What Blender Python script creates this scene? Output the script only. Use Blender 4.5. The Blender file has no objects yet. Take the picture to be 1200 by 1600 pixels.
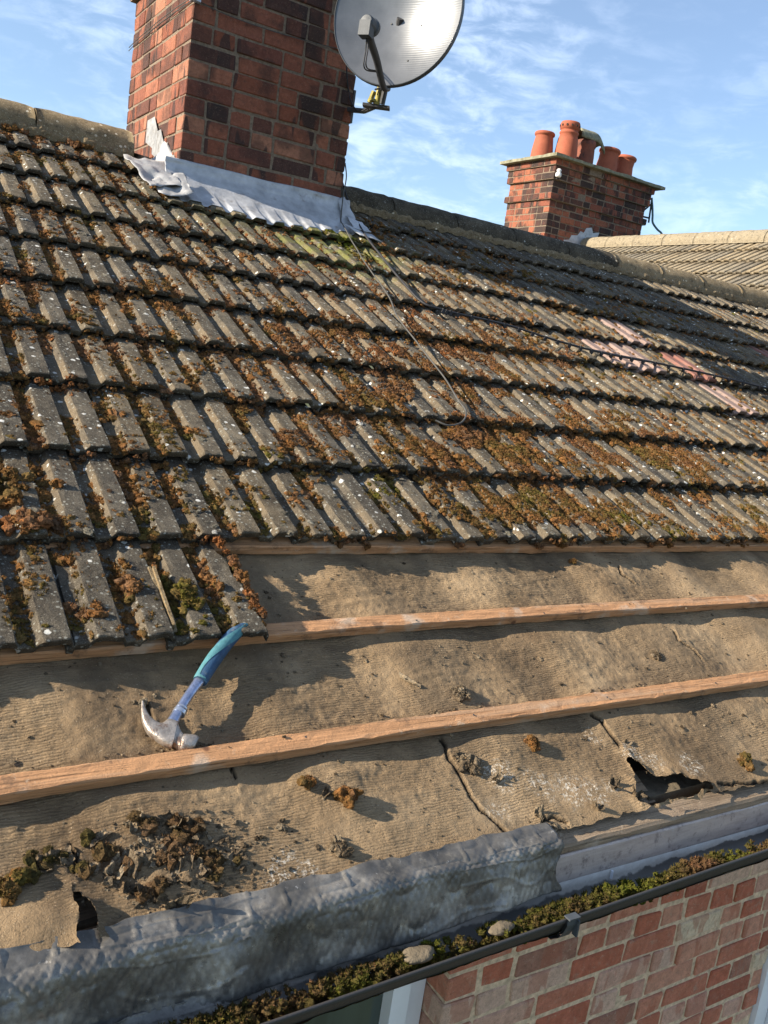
import bpy, math, random
import numpy as np
from mathutils import Vector, Matrix

# ------------------------------------------------------------------ camera, world, sun
scene = bpy.context.scene
C = scene.collection
TH = math.radians(25.4925)          # roof pitch
CT, ST = math.cos(TH), math.sin(TH)

cam_d = bpy.data.cameras.new('camera')
cam = bpy.data.objects.new('camera', cam_d); C.objects.link(cam)
cr_ = Vector((0.8462814, -0.51442239, 0.13848252))
cu_ = Vector((-0.01993773, 0.22918026, 0.97317979))
cf_ = Vector((0.53236293, 0.82634498, -0.18369458))
cam.matrix_world = Matrix(((cr_.x, cu_.x, -cf_.x, -0.49111), (cr_.y, cu_.y, -cf_.y, -1.90279),
                           (cr_.z, cu_.z, -cf_.z, 0.48373), (0, 0, 0, 1)))
cam_d.sensor_fit = 'VERTICAL'; cam_d.sensor_height = 24.0
cam_d.lens = 1356.63 / 1600 * 24.0
cam_d.clip_start = 0.05; cam_d.clip_end = 2000
scene.camera = cam
scene.render.resolution_x = 768; scene.render.resolution_y = 1024

SUN_E, SUN_A = math.radians(26), math.radians(14)
sunv = Vector((-math.cos(SUN_E)*math.cos(SUN_A), math.cos(SUN_E)*math.sin(SUN_A), math.sin(SUN_E)))
sd = bpy.data.lights.new('sun', 'SUN'); sd.energy = 5.0 ; sd.angle = math.radians(0.5); sd.color = (1.0, 0.89, 0.73)
so = bpy.data.objects.new('sun', sd); C.objects.link(so)
so.rotation_euler = sunv.to_track_quat('Z', 'Y').to_euler()

w = bpy.data.worlds.new('World'); scene.world = w; w.use_nodes = True
nt = w.node_tree; nt.nodes.clear()
def N(t, typ, **kw):
    n = t.nodes.new(typ)
    for k, v in kw.items(): setattr(n, k, v)
    return n
sky = N(nt, 'ShaderNodeTexSky', sky_type='NISHITA', sun_disc=False, sun_elevation=SUN_E,
        sun_rotation=math.atan2(sunv.x, sunv.y) % (2*math.pi), altitude=50, air_density=1.0, dust_density=0.15, ozone_density=3.2)
bgn = N(nt, 'ShaderNodeBackground'); bgn.inputs['Strength'].default_value = 0.080
wo = N(nt, 'ShaderNodeOutputWorld')
tc = N(nt, 'ShaderNodeTexCoord')
mp = N(nt, 'ShaderNodeMapping'); mp.inputs['Scale'].default_value = (11.0, 11.0, 30.0); mp.inputs['Rotation'].default_value = (0.12, -0.1, 0.3)
n1 = N(nt, 'ShaderNodeTexNoise'); n1.inputs['Scale'].default_value = 1.6; n1.inputs['Detail'].default_value = 7; n1.inputs['Roughness'].default_value = 0.6; n1.inputs['Distortion'].default_value = 0.35
n2 = N(nt, 'ShaderNodeTexNoise'); n2.inputs['Scale'].default_value = 2.2; n2.inputs['Detail'].default_value = 3
mr = N(nt, 'ShaderNodeMapRange'); mr.inputs['From Min'].default_value = 0.42; mr.inputs['From Max'].default_value = 0.74; mr.interpolation_type = 'SMOOTHSTEP'
mr2 = N(nt, 'ShaderNodeMapRange'); mr2.inputs['From Min'].default_value = 0.30; mr2.inputs['From Max'].default_value = 0.55
mu = N(nt, 'ShaderNodeMath', operation='MULTIPLY'); mu2 = N(nt, 'ShaderNodeMath', operation='MULTIPLY'); mu2.inputs[1].default_value = 0.5
mx = N(nt, 'ShaderNodeMix', data_type='RGBA'); mx.inputs[7].default_value = (5.6, 6.6, 8.2, 1)
L = nt.links.new
L(tc.outputs['Generated'], mp.inputs['Vector']); L(mp.outputs[0], n1.inputs['Vector']); L(tc.outputs['Generated'], n2.inputs['Vector'])
L(n1.outputs['Fac'], mr.inputs['Value']); L(n2.outputs['Fac'], mr2.inputs['Value'])
L(mr.outputs[0], mu.inputs[0]); L(mr2.outputs[0], mu.inputs[1]); L(mu.outputs[0], mu2.inputs[0])
ad = N(nt, 'ShaderNodeMath', operation='ADD'); ad.inputs[1].default_value = 0.12
L(mu2.outputs[0], ad.inputs[0]); L(ad.outputs[0], mx.inputs[0]); L(sky.outputs[0], mx.inputs[6]); L(mx.outputs[2], bgn.inputs['Color']); L(bgn.outputs[0], wo.inputs['Surface'])

scene.view_settings.view_transform = 'Standard'; scene.view_settings.look = 'None'
scene.view_settings.exposure = 1.3; scene.view_settings.gamma = 1.0; scene.view_settings.use_curve_mapping = False

# ------------------------------------------------------------------ helpers
rng = np.random.default_rng(7); random.seed(7)
def R(x, s, h=0.0):
    """roof coordinates (along ridge, up slope, height off the plane) to world"""
    x, s, h = np.broadcast_arrays(np.asarray(x, float), np.asarray(s, float), np.asarray(h, float))
    return np.stack([x, s*CT - h*ST, s*ST + h*CT], -1)

def hash3(i, j, k):
    v = (i.astype(np.int64)*374761393 + j.astype(np.int64)*668265263 + k.astype(np.int64)*2147483647 + 1013904223) & 0xffffffff
    v = ((v ^ (v >> 13))*1274126177) & 0xffffffff
    return ((v ^ (v >> 16)) & 0xffff)/65535.0
def vnoise(P, sc=1.0, seed=0):
    P = np.asarray(P, float)*sc + seed*17.31
    f = np.floor(P); t = P - f; t = t*t*(3 - 2*t); i = f.astype(np.int64)
    r = 0
    for a in (0, 1):
        for b in (0, 1):
            for c in (0, 1):
                wgt = (t[..., 0] if a else 1-t[..., 0])*(t[..., 1] if b else 1-t[..., 1])*(t[..., 2] if c else 1-t[..., 2])
                r = r + wgt*hash3(i[..., 0]+a, i[..., 1]+b, i[..., 2]+c)
    return r*2 - 1
def fbm(P, sc, seed=0, o=3):
    r = 0; a = 1
    for k in range(o):
        r = r + a*vnoise(P, sc*2**k, seed+k); a *= .5
    return r

def mesh_obj(name, V, F, mat, parent=None, attrs=None, smooth=False):
    """V (n,3); F: list of face arrays (each (m,k)) or list of tuples"""
    V = np.asarray(V, float).reshape(-1, 3)
    org = np.zeros(3)
    p = parent
    while p is not None:
        org += np.array(p.location); p = p.parent
    if parent is not None: V = V - org
    me = bpy.data.meshes.new(name)
    if isinstance(F, np.ndarray): F = [F]
    if len(F) and isinstance(F[0], np.ndarray):
        tot = sum(len(f) for f in F)
        loops = np.concatenate([f.reshape(-1) for f in F]).astype(np.int32)
        cnt = np.concatenate([np.full(len(f), f.shape[1]) for f in F])
        starts = np.concatenate([[0], np.cumsum(cnt)[:-1]]).astype(np.int32)
        me.vertices.add(len(V)); me.vertices.foreach_set('co', V.astype(np.float32).ravel())
        me.loops.add(len(loops)); me.loops.foreach_set('vertex_index', loops)
        me.polygons.add(tot); me.polygons.foreach_set('loop_start', starts)
        me.update(calc_edges=True); me.validate()
    else:
        me.from_pydata([tuple(v) for v in V], [], [tuple(f) for f in F]); me.update()
    if attrs:
        for k, a in attrs.items():
            at = me.attributes.new(k, 'FLOAT', 'POINT'); at.data.foreach_set('value', np.asarray(a, np.float32).ravel())
    if mat is not None: me.materials.append(mat)
    me.polygons.foreach_set('use_smooth', np.full(len(me.polygons), bool(smooth)))
    o = bpy.data.objects.new(name, me); C.objects.link(o)
    if parent is not None: o.parent = parent
    return o

class MB:
    """collects pieces into one mesh"""
    def __init__(s): s.V = []; s.F = {}; s.n = 0; s.A = {}
    def add(s, V, F, **attrs):
        V = np.asarray(V, float).reshape(-1, 3)
        if isinstance(F, np.ndarray): F = [F]
        if len(F) and not isinstance(F[0], np.ndarray):
            d = {}
            for f in F: d.setdefault(len(f), []).append(f)
            F = [np.array(v) for v in d.values()]
        for f in F: s.F.setdefault(f.shape[1], []).append(f + s.n)
        s.V.append(V); s.n += len(V)
        for k, a in attrs.items(): s.A.setdefault(k, []).append(np.broadcast_to(np.asarray(a, float), (len(V),)))
    def box(s, c, d, rot=None, jit=0):
        c = np.array(c, float); d = np.array(d, float)/2
        v = np.array([[x, y, z] for x in (-1, 1) for y in (-1, 1) for z in (-1, 1)], float)*d
        if jit: v = v + rng.normal(0, jit, v.shape)
        if rot is not None: v = v @ np.array(rot).T
        s.add(v + c, np.array([[0, 1, 3, 2], [4, 6, 7, 5], [0, 4, 5, 1], [2, 3, 7, 6], [0, 2, 6, 4], [1, 5, 7, 3]]))
    def obj(s, name, mat, parent=None, smooth=False):
        F = [np.concatenate(v) for v in s.F.values()]
        A = {k: np.concatenate(a) for k, a in s.A.items()} if s.A else None
        return mesh_obj(name, np.concatenate(s.V), F, mat, parent, A, smooth)

def grid_faces(nu, nv, closeu=False, closev=False):
    """verts index u*nv+v"""
    u = np.arange(nu if closeu else nu-1); v = np.arange(nv if closev else nv-1)
    U, Vv = np.meshgrid(u, v, indexing='ij'); U = U.ravel(); Vv = Vv.ravel()
    U2 = (U+1) % nu; V2 = (Vv+1) % nv
    return np.stack([U*nv+Vv, U2*nv+Vv, U2*nv+V2, U*nv+V2], 1)

def tube(mb, pts, r, n=8, caps=True):
    pts = np.asarray(pts, float); m = len(pts)
    rr = np.broadcast_to(np.asarray(r, float), (m,))
    T = np.gradient(pts, axis=0); T /= np.linalg.norm(T, axis=1)[:, None] + 1e-12
    up = np.array([0, 0, 1.0]) if abs(T[0][2]) < .9 else np.array([1.0, 0, 0])
    A = np.zeros((m, 3)); a = np.cross(T[0], up); a /= np.linalg.norm(a)
    for i in range(m):
        a = a - T[i]*(a@T[i]); a /= np.linalg.norm(a) + 1e-12; A[i] = a
    B = np.cross(T, A); th = np.arange(n)*2*math.pi/n
    V = pts[:, None] + rr[:, None, None]*(np.cos(th)[None, :, None]*A[:, None] + np.sin(th)[None, :, None]*B[:, None])
    mb.add(V.reshape(-1, 3), grid_faces(m, n, closev=True))
    if caps:
        mb.add(V[0][::-1], np.array([list(range(n))])); mb.add(V[-1], np.array([list(range(n))]))

def smooth_path(P, k=8):
    P = np.asarray(P, float); n = len(P); out = []
    Q = np.vstack([2*P[0]-P[1], P, 2*P[-1]-P[-2]])
    for i in range(1, n):
        a, b, c, d = Q[i-1], Q[i], Q[i+1], Q[i+2]
        for t in np.arange(k)/k:
            out.append(.5*((2*b)+(-a+c)*t+(2*a-5*b+4*c-d)*t*t+(-a+3*b-3*c+d)*t**3))
    out.append(P[-1]); return np.array(out)

def lathe(mb, prof, c, n=28, axis=None):
    """prof (r,z) list about c; axis optional 3x3 rotation"""
    prof = np.asarray(prof, float); th = np.arange(n)*2*math.pi/n
    V = np.stack([prof[:, 0, None]*np.cos(th), prof[:, 0, None]*np.sin(th), np.broadcast_to(prof[:, 1, None], (len(prof), n))], -1).reshape(-1, 3)
    if axis is not None: V = V @ np.array(axis).T
    mb.add(V + np.array(c), grid_faces(len(prof), n, closev=True)[:, ::-1])

def thing(name, label, cat, loc=(0, 0, 0), group=None):
    o = bpy.data.objects.new(name, None); C.objects.link(o); o.location = loc
    o.empty_display_size = .1
    o['label'] = label; o['category'] = cat
    if group: o['group'] = group
    return o
def tag(o, label, cat, group=None, kind=None):
    o['label'] = label; o['category'] = cat
    if group: o['group'] = group
    if kind: o['kind'] = kind
    return o

# ------------------------------------------------------------------ materials
class Mat:
    def __init__(s, name, rough=.85, metal=0.0, spec=.3):
        s.m = bpy.data.materials.new(name); s.m.use_nodes = True; s.t = s.m.node_tree
        s.b = s.t.nodes['Principled BSDF']; s.b.inputs['Roughness'].default_value = rough
        s.b.inputs['Metallic'].default_value = metal; s.b.inputs['Specular IOR Level'].default_value = spec
        s.co = N(s.t, 'ShaderNodeNewGeometry').outputs['Position']
        s.geo = s.co.node
    def L(s, a, b): s.t.links.new(a, b)
    def map(s, scale=(1, 1, 1), rot=(0, 0, 0), src=None):
        n = N(s.t, 'ShaderNodeMapping'); n.inputs['Scale'].default_value = scale; n.inputs['Rotation'].default_value = rot
        s.L(src or s.co, n.inputs['Vector']); return n.outputs[0]
    def noise(s, sc, det=4, rough=.55, vec=None, dist=0):
        n = N(s.t, 'ShaderNodeTexNoise'); n.inputs['Scale'].default_value = sc; n.inputs['Detail'].default_value = det
        n.inputs['Roughness'].default_value = rough; n.inputs['Distortion'].default_value = dist
        s.L(vec or s.co, n.inputs['Vector']); return n.outputs['Fac']
    def vor(s, sc, vec=None, out='Distance', feat='F1'):
        n = N(s.t, 'ShaderNodeTexVoronoi', feature=feat); n.inputs['Scale'].default_value = sc
        s.L(vec or s.co, n.inputs['Vector']); return n.outputs[out]
    def ramp(s, fac, stops, interp='LINEAR'):
        n = N(s.t, 'ShaderNodeValToRGB'); n.color_ramp.interpolation = interp
        e = n.color_ramp.elements
        while len(e) < len(stops): e.new(.5)
        for i, (p, c) in enumerate(stops):
            e[i].position = p; e[i].color = (c if len(c) == 4 else (*c, 1)) if not isinstance(c, (int, float)) else (c, c, c, 1)
        s.L(fac, n.inputs[0]); return n.outputs[0]
    def rng(s, v, a, b, c=0, d=1, smooth=True):
        n = N(s.t, 'ShaderNodeMapRange'); n.interpolation_type = 'SMOOTHSTEP' if smooth else 'LINEAR'
        for k, x in zip(('From Min', 'From Max', 'To Min', 'To Max'), (a, b, c, d)): n.inputs[k].default_value = x
        s.L(v, n.inputs['Value']); return n.outputs[0]
    def math(s, op, a, b=None):
        n = N(s.t, 'ShaderNodeMath', operation=op)
        for i, x in enumerate((a, b)):
            if x is None: continue
            if isinstance(x, (int, float)): n.inputs[i].default_value = x
            else: s.L(x, n.inputs[i])
        return n.outputs[0]
    def mix(s, fac, a, b, mode='MIX'):
        n = N(s.t, 'ShaderNodeMix', data_type='RGBA', blend_type=mode)
        for i, x in ((0, fac), (6, a), (7, b)):
            if isinstance(x, (int, float)): n.inputs[i].default_value = x
            elif isinstance(x, tuple): n.inputs[i].default_value = (*x, 1)
            else: s.L(x, n.inputs[i])
        return n.outputs[2]
    def attr(s, name):
        n = N(s.t, 'ShaderNodeAttribute', attribute_name=name); return n.outputs['Fac']
    def island(s): return s.geo.outputs['Random Per Island']
    def sep(s, v=None):
        n = N(s.t, 'ShaderNodeSeparateXYZ'); s.L(v or s.co, n.inputs[0]); return n.outputs
    def blob(s, cx, cy, cz, r0, r1):
        """1 near a place, 0 away: a stain of its own shape"""
        n = N(s.t, 'ShaderNodeVectorMath', operation='DISTANCE'); n.inputs[1].default_value = (cx, cy, cz); s.L(s.co, n.inputs[0])
        d = s.math('ADD', n.outputs['Value'], s.math('MULTIPLY', s.math('SUBTRACT', s.noise(14, 3), .5), r1*1.4))
        return s.rng(d, r0, r1, 1, 0)
    def bump(s, h, dist=.002, st=1.0, prev=None):
        n = N(s.t, 'ShaderNodeBump'); n.inputs['Distance'].default_value = dist; n.inputs['Strength'].default_value = st
        s.L(h, n.inputs['Height'])
        if prev is not None: s.L(prev, n.inputs['Normal'])
        return n.outputs[0]
    def out(s, col=None, nrm=None, rough=None):
        if col is not None:
            if isinstance(col, tuple): s.b.inputs['Base Color'].default_value = (*col, 1)
            else: s.L(col, s.b.inputs['Base Color'])
        if nrm is not None: s.L(nrm, s.b.inputs['Normal'])
        if rough is not None: s.L(rough, s.b.inputs['Roughness'])
        return s.m

def roofspace(m):   # position turned so that its y axis runs up the roof slope
    return m.map(rot=(-TH, 0, 0))

def mat_concrete(name, tint=(1, 1, 1), lich=1.0, light=0.0, algae=True, warm=0.0):
    m = Mat(name, .95, 0, .15)
    base = m.ramp(m.noise(9, 5, .65), [(0.28, (.048, .041, .033)), (.45, (.104, .091, .071)), (.6, (.155, .136, .106)), (.75, (.215, .187, .143))])
    if light: base = m.mix(light, base, (.40, .345, .25))
    isl = m.ramp(m.island(), [(0, (.72, .72, .74)), (.5, (1, .98, .95)), (1, (1.2, 1.1, .95))])
    base = m.mix(1.0, base, isl, 'MULTIPLY')
    # dark fungal staining
    base = m.mix(m.rng(m.noise(26, 6, .75), .50, .68, 0, .7), base, (.042, .037, .031))
    base = m.mix(m.rng(m.noise(58, 5, .75), .56, .66, 0, .55), base, (.21, .195, .155))
    # ochre worn sand on the bevels and in the troughs
    tr = m.math('MULTIPLY', m.attr('worn'), m.rng(m.noise(7, 3), .38, .70, .05, .75))
    base = m.mix(tr, base, (.23, .175, .11))
    # brown dirt in the gaps near the course above
    base = m.mix(m.math('MULTIPLY', m.attr('dirt'), .7), base, (.05, .036, .024))
    # sandy grain
    g = m.noise(420, 3, .8)
    base = m.mix(m.rng(g, .42, .6, 0, .75), base, m.mix(1.0, base, (.42, .40, .37), 'MULTIPLY'))
    base = m.mix(m.rng(m.noise(330, 2, .7), .6, .72, 0, .55), base, (.42, .38, .31))
    # pale crust lichen: small scattered colonies with ragged rims
    vv = m.map((1, 1, 1)); d = m.math('ADD', m.vor(24, vv), m.math('MULTIPLY', m.noise(70, 3), .42))
    li = m.math('MULTIPLY', m.rng(d, .33, .38, 1, 0), m.rng(m.noise(4.1, 3), .42, .52))
    base = m.mix(m.math('MULTIPLY', li, .95*lich), base, (.62, .61, .56))
    d2 = m.math('ADD', m.vor(75), m.math('MULTIPLY', m.noise(150, 2), .5))
    base = m.mix(m.math('MULTIPLY', m.rng(d2, .42, .5, 1, 0), .55*lich), base, (.36, .36, .31))
    if algae:   # green run-off below the chimney flashing
        a = m.math('MULTIPLY', m.blob(1.55, 2.03, 1.0, .05, .55), m.rng(m.noise(16, 4), .35, .6))
        base = m.mix(m.math('MULTIPLY', a, .7), base, (.17, .18, .035))
        a2 = m.math('MULTIPLY', m.blob(.95, 2.1, .98, .1, .65), m.rng(m.noise(11, 4), .38, .62))
        base = m.mix(m.math('MULTIPLY', a2, .3), base, (.15, .14, .05))
    if warm: base = m.mix(warm, base, (.30, .17, .11))
    base = m.mix(1.0, base, tint, 'MULTIPLY')
    nb = m.bump(m.noise(430, 3, .8), .0024, 1.0)
    nb = m.bump(m.noise(95, 5, .75), .0045, .9, nb)
    return m.out(base, nb)

M = {}
M['tile'] = mat_concrete('weathered_concrete')
M['tile_far'] = mat_concrete('pale_concrete', lich=.4, light=.6, algae=False)
M['ridge'] = mat_concrete('ridge_concrete', (1.4, 1.27, 1.06), .7, .30, False)
def mat_pink(name, c1, c2):
    m = Mat(name, .8, 0, .3)
    b = m.ramp(m.noise(8, 4), [(.3, c1), (.7, c2)]); b = m.mix(m.rng(m.noise(30, 5, .75), .48, .66, 0, .75), b, (.11, .095, .075)); b = m.mix(m.math('MULTIPLY', m.attr('dirt'), .7), b, (.05, .036, .024))
    b = m.mix(m.rng(m.noise(350, 2), .6, .8, 0, .4), b, (.5, .38, .32))
    return m.out(b, m.bump(m.noise(300, 3), .0012, .8))
M['pink'] = mat_pink('pink_tile_concrete', (.22, .150, .125), (.29, .205, .172))
M['redtile'] = mat_pink('red_tile_concrete', (.19, .075, .055), (.26, .13, .10))

def mat_moss(name, stops, dark=.55):
    m = Mat(name, 1.0, 0, .05)
    pos = m.noise(5.5, 3, .6); isl = m.island()
    f = m.math('ADD', m.math('MULTIPLY', pos, .86), m.math('MULTIPLY', isl, .14))
    f = m.math('ADD', f, m.attr('tone'))
    b = m.ramp(f, stops)
    b = m.mix(1.0, b, m.ramp(m.noise(260, 3, .7), [(.3, .5), (.7, 1.35)]), 'MULTIPLY')
    b = m.mix(1.0, b, m.ramp(isl, [(0, .8), (1, 1.2)]), 'MULTIPLY')
    b = m.mix(m.rng(m.noise(95, 4, .75), .50, .66, 0, .8), b, m.mix(1.0, b, (.40, .42, .45), 'MULTIPLY'))
    b = m.mix(m.rng(m.noise(130, 3, .75), .56, .68, 0, .6), b, m.mix(1.0, b, (1.9, 1.6, 1.2), 'MULTIPLY'))
    m.b.inputs['Subsurface Weight'].default_value = 0.0
    return m.out(b, m.bump(m.noise(380, 4, .85), .006, 1.0))
M['moss'] = mat_moss('roof_moss', [(.20, (.13, .14, .018)), (.30, (.13, .108, .026)), (.42, (.155, .100, .038)), (.52, (.24, .112, .038)), (.62, (.16, .095, .055)), (.72, (.27, .11, .04))])
M['moss_green'] = mat_moss('gutter_moss', [(.20, (.13, .15, .018)), (.36, (.10, .095, .022)), (.50, (.105, .072, .03)), (.68, (.16, .085, .045))])
M['lichen'] = mat_moss('grey_lichen', [(.25, (.10, .09, .07)), (.42, (.155, .14, .105)), (.55, (.20, .18, .14)), (.66, (.27, .25, .20)), (.74, (.55, .54, .50))])
M['debris_moss'] = mat_moss('dry_brown_moss', [(.25, (.085, .075, .02)), (.42, (.10, .072, .032)), (.58, (.125, .075, .038)), (.75, (.19, .12, .07))])
M['debris'] = mat_moss('dry_debris', [(.25, (.085, .062, .04)), (.5, (.18, .135, .088)), (.75, (.30, .24, .165))])

def mat_felt():
    m = Mat('hessian_underlay', .95, 0, .12)
    v = roofspace(m)
    b = m.ramp(m.noise(3.2, 6, .62, v), [(.28, (.150, .100, .057)), (.5, (.280, .195, .112)), (.72, (.40, .290, .175))])
    # woven hessian showing through as fine rows
    wv = N(m.t, 'ShaderNodeTexWave', bands_direction='Y'); wv.inputs['Scale'].default_value = 50; wv.inputs['Distortion'].default_value = 7.0
    wv.inputs['Detail'].default_value = 3; wv.inputs['Detail Scale'].default_value = 1.4; m.L(m.map((.45, 1, 1), src=v), wv.inputs['Vector'])
    wr = m.math('MULTIPLY', wv.outputs['Fac'], m.rng(m.noise(5, 3, vec=v), .38, .62))
    b = m.mix(m.math('MULTIPLY', wr, .48), b, (.10, .073, .045))
    # dark bands down the slope
    nn = m.noise(2.6, 4, .6, m.map((1.6, .45, 1), src=v))
    b = m.mix(m.rng(nn, .50, .68, 0, .65), b, (.10, .075, .05))
    # grit
    b = m.mix(m.rng(m.noise(300, 2, .7), .62, .72, 0, .6), b, (.46, .37, .26))
    b = m.mix(m.rng(m.noise(210, 3, .7), .60, .72, 0, .55), b, (.06, .042, .03))
    b = m.mix(m.rng(m.noise(45, 4, .7), .62, .74, 0, .6), b, (.075, .05, .032))
    # dried white mould and lime marks
    wm = m.rng(m.noise(120, 4, .8), .5, .62)
    tot = None
    for (x, s, r) in ((.80, -.765, .05), (.87, -.79, .055), (.93, -.80, .05), (.99, -.80, .03), (.72, -.73, .045), (.68, -.70, .03), (1.12, -.73, .045), (1.17, -.76, .04), (1.27, -.79, .045), (1.05, -.66, .035),
                      (.17, -.83, .05), (.215, -.84, .03), (.665, -.80, .04), (.03, -.79, .025), (-.03, -.88, .03)):
        p = R(x, s, -.065); d = m.blob(p[0], p[1], p[2], r*.35, r); tot = d if tot is None else m.math('MAXIMUM', tot, d)
    b = m.mix(m.math('MULTIPLY', m.math('MULTIPLY', wm, tot), .85), b, (.66, .60, .50))
    # exposed crack edges
    b = m.mix(m.attr('crack'), b, (.012, .009, .007))
    nb = m.bump(wr, .0024, .8)
    nb = m.bump(m.noise(330, 4, .8), .0028, 1.0, nb)
    nb = m.bump(m.noise(55, 5, .75), .007, .9, nb)
    return m.out(b, nb)
M['felt'] = mat_felt()

def mat_wood(name, c, axis='X'):
    m = Mat(name, .75, 0, .25)
    sc = (5, 190, 190) if axis == 'X' else (190, 190, 5)
    g = m.noise(1.0, 6, .7, m.map(sc), .6)
    g2 = m.noise(1.0, 4, .6, m.map(tuple(v*.25 for v in sc)))
    b = m.ramp(g, [(.30, tuple(v*.32 for v in c)), (.47, c), (.70, tuple(min(1, v*1.4) for v in c))])
    b = m.mix(m.rng(g2, .52, .7, 0, .45), b, (.42, .30, .20))
    b = m.mix(m.rng(m.noise(9, 4), .60, .72, 0, .6), b, (.50, .42, .33))
    b = m.mix(m.rng(m.noise(16, 6, .75), .54, .70, 0, .7), b, (.12, .075, .048))
    b = m.mix(m.rng(m.noise(28, 5, .8), .60, .68, 0, .5), b, (.50, .40, .29))
    k = m.vor(6.5); b = m.mix(m.rng(k, .03, .07, .8, 0), b, (.09, .035, .02))
    nb = m.bump(g, .0030, 1.0); nb = m.bump(m.noise(200, 4, .8), .002, .9, nb)
    return m.out(b, nb)
M['batten'] = mat_wood('red_softwood', (.43, .225, .108))
M['oldwood'] = mat_wood('old_grey_timber', (.25, .185, .125))

def mat_brick(name, stops, pale=0.0, dark=0.0):
    m = Mat(name, .92, 0, .15)
    b = m.ramp(m.island(), stops, 'CONSTANT')
    b = m.mix(1.0, b, m.ramp(m.noise(42, 5, .75), [(.3, .75), (.7, 1.28)]), 'MULTIPLY')
    if not pale: b = m.mix(m.math('MULTIPLY', m.rng(m.noise(9.5, 2, .5, m.map((1, 1, .25))), .52, .55, 0, .8), m.rng(m.island(), .35, .36)), b, (.045, .032, .03))
    b = m.mix(m.rng(m.noise(34, 5, .75), .52, .72, 0, .55), b, (.06, .04, .034) if not pale else (.42, .30, .22))
    if pale: b = m.mix(m.rng(m.noise(15, 3, .6, m.map((1, 1, .3))), .52, .56, 0, .45), b, (.40, .13, .075))
    if dark: b = m.mix(m.rng(m.noise(5, 3), .5, .62, 0, dark), b, (.035, .028, .026))
    b = m.mix(m.rng(m.noise(240, 2, .8), .62, .74, 0, .45), b, (.42, .33, .26))
    b = m.mix(m.rng(m.noise(190, 2, .8), .62, .74, 0, .5), b, (.05, .035, .03))
    b = m.mix(m.rng(m.noise(130, 5, .85), .57, .66, 0, .5), b, (.10, .06, .045) if pale else (.05, .03, .025))
    b = m.mix(m.rng(m.noise(75, 5, .8), .60, .68, 0, .55), b, (.56, .46, .34) if pale else (.38, .20, .14))
    nb = m.bump(m.noise(210, 5, .85), .0035, 1.0); nb = m.bump(m.noise(48, 4, .7), .006, .8, nb)
    return m.out(b, nb)
M['brick'] = mat_brick('red_stock_brick', [(0, (.22, .082, .052)), (.16, (.29, .115, .070)), (.30, (.16, .060, .042)), (.46, (.32, .145, .090)), (.56, (.115, .05, .037)), (.68, (.24, .090, .055)), (.82, (.075, .04, .033)), (.88, (.20, .07, .042))], dark=.55)
M['brick_dark'] = mat_brick('sooty_red_brick', [(0, (.20, .070, .045)), (.2, (.26, .095, .055)), (.38, (.14, .050, .036)), (.5, (.08, .038, .03)), (.62, (.22, .078, .05)), (.8, (.055, .036, .03)), (.9, (.22, .075, .045))], dark=.7)
M['brick_wall'] = mat_brick('mixed_facing_brick', [(0, (.54, .30, .22)), (.12, (.46, .15, .09)), (.22, (.60, .40, .30)), (.33, (.50, .19, .12)), (.45, (.55, .27, .18)), (.55, (.36, .12, .075)), (.60, (.66, .52, .37)), (.66, (.46, .15, .09)), (.76, (.58, .35, .26)), (.88, (.34, .17, .12)), (.94, (.52, .22, .14))], pale=.3)
def mat_simple(name, c, rough=.8, metal=0, sc=25, var=.25, bd=.001, bs=200, spec=.3, dirt=None, dth=.58):
    m = Mat(name, rough, metal, spec)
    b = m.ramp(m.noise(sc, 5, .65), [(.3, tuple(v*(1-var) for v in c)), (.7, tuple(min(1, v*(1+var)) for v in c))])
    if dirt: b = m.mix(m.rng(m.noise(sc*.7, 5, .7), dth, dth+.16, 0, .8), b, dirt)
    return m.out(b, m.bump(m.noise(bs, 3, .7), bd, 1.0))
M['mortar'] = mat_simple('lime_mortar', (.19, .145, .105), .95, 0, 60, .4, .004, 180)
M['mortar_grey'] = mat_simple('grey_mortar', (.62, .46, .31), .95, 0, 60, .35, .004, 180)
M['lead'] = mat_simple('lead_sheet', (.40, .41, .43), .5, .2, 14, .25, .002, 60, .4, (.20, .18, .16), .56)
M['lead_bright'] = mat_simple('bright_lead', (.34, .34, .34), .55, .2, 14, .2, .002, 60, .4, (.36, .33, .29), .6)
M['lead_dull'] = mat_simple('dull_lead', (.25, .25, .25), .6, .1, 22, .35, .003, 60, .3, (.14, .12, .10), .5)
M['pot'] = mat_simple('terracotta', (.30, .085, .045), .8, 0, 9, .18, .001, 120, .3, (.20, .07, .045), .62)
M['pot_dark'] = mat_simple('sooty_terracotta', (.20, .07, .045), .85, 0, 9, .3, .001, 120, .3, (.06, .04, .035), .5)
M['capstone'] = mat_simple('mossy_cap_concrete', (.21, .20, .14), .95, 0, 20, .35, .003, 90, .2, (.08, .075, .04), .55)
M['fascia'] = None
def mat_fascia():
    m = Mat('weathered_plastic', .42, 0, .45)
    v = m.map((1, 6, 6))
    b = m.ramp(m.noise(9, 6, .7, v), [(.3, (.34, .27, .235)), (.55, (.46, .375, .325)), (.75, (.56, .47, .41))])
    b = m.mix(m.rng(m.noise(45, 5, .75), .52, .68, 0, .6), b, (.115, .088, .085))
    b = m.mix(m.rng(m.noise(24, 5, .75), .64, .72, 0, .6), b, (.45, .42, .40))
    return m.out(b, m.bump(m.noise(140, 3, .7), .0008, 1.0), m.rng(m.noise(30, 3), .3, .7, .35, .6))
M['fascia'] = mat_fascia()
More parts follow.
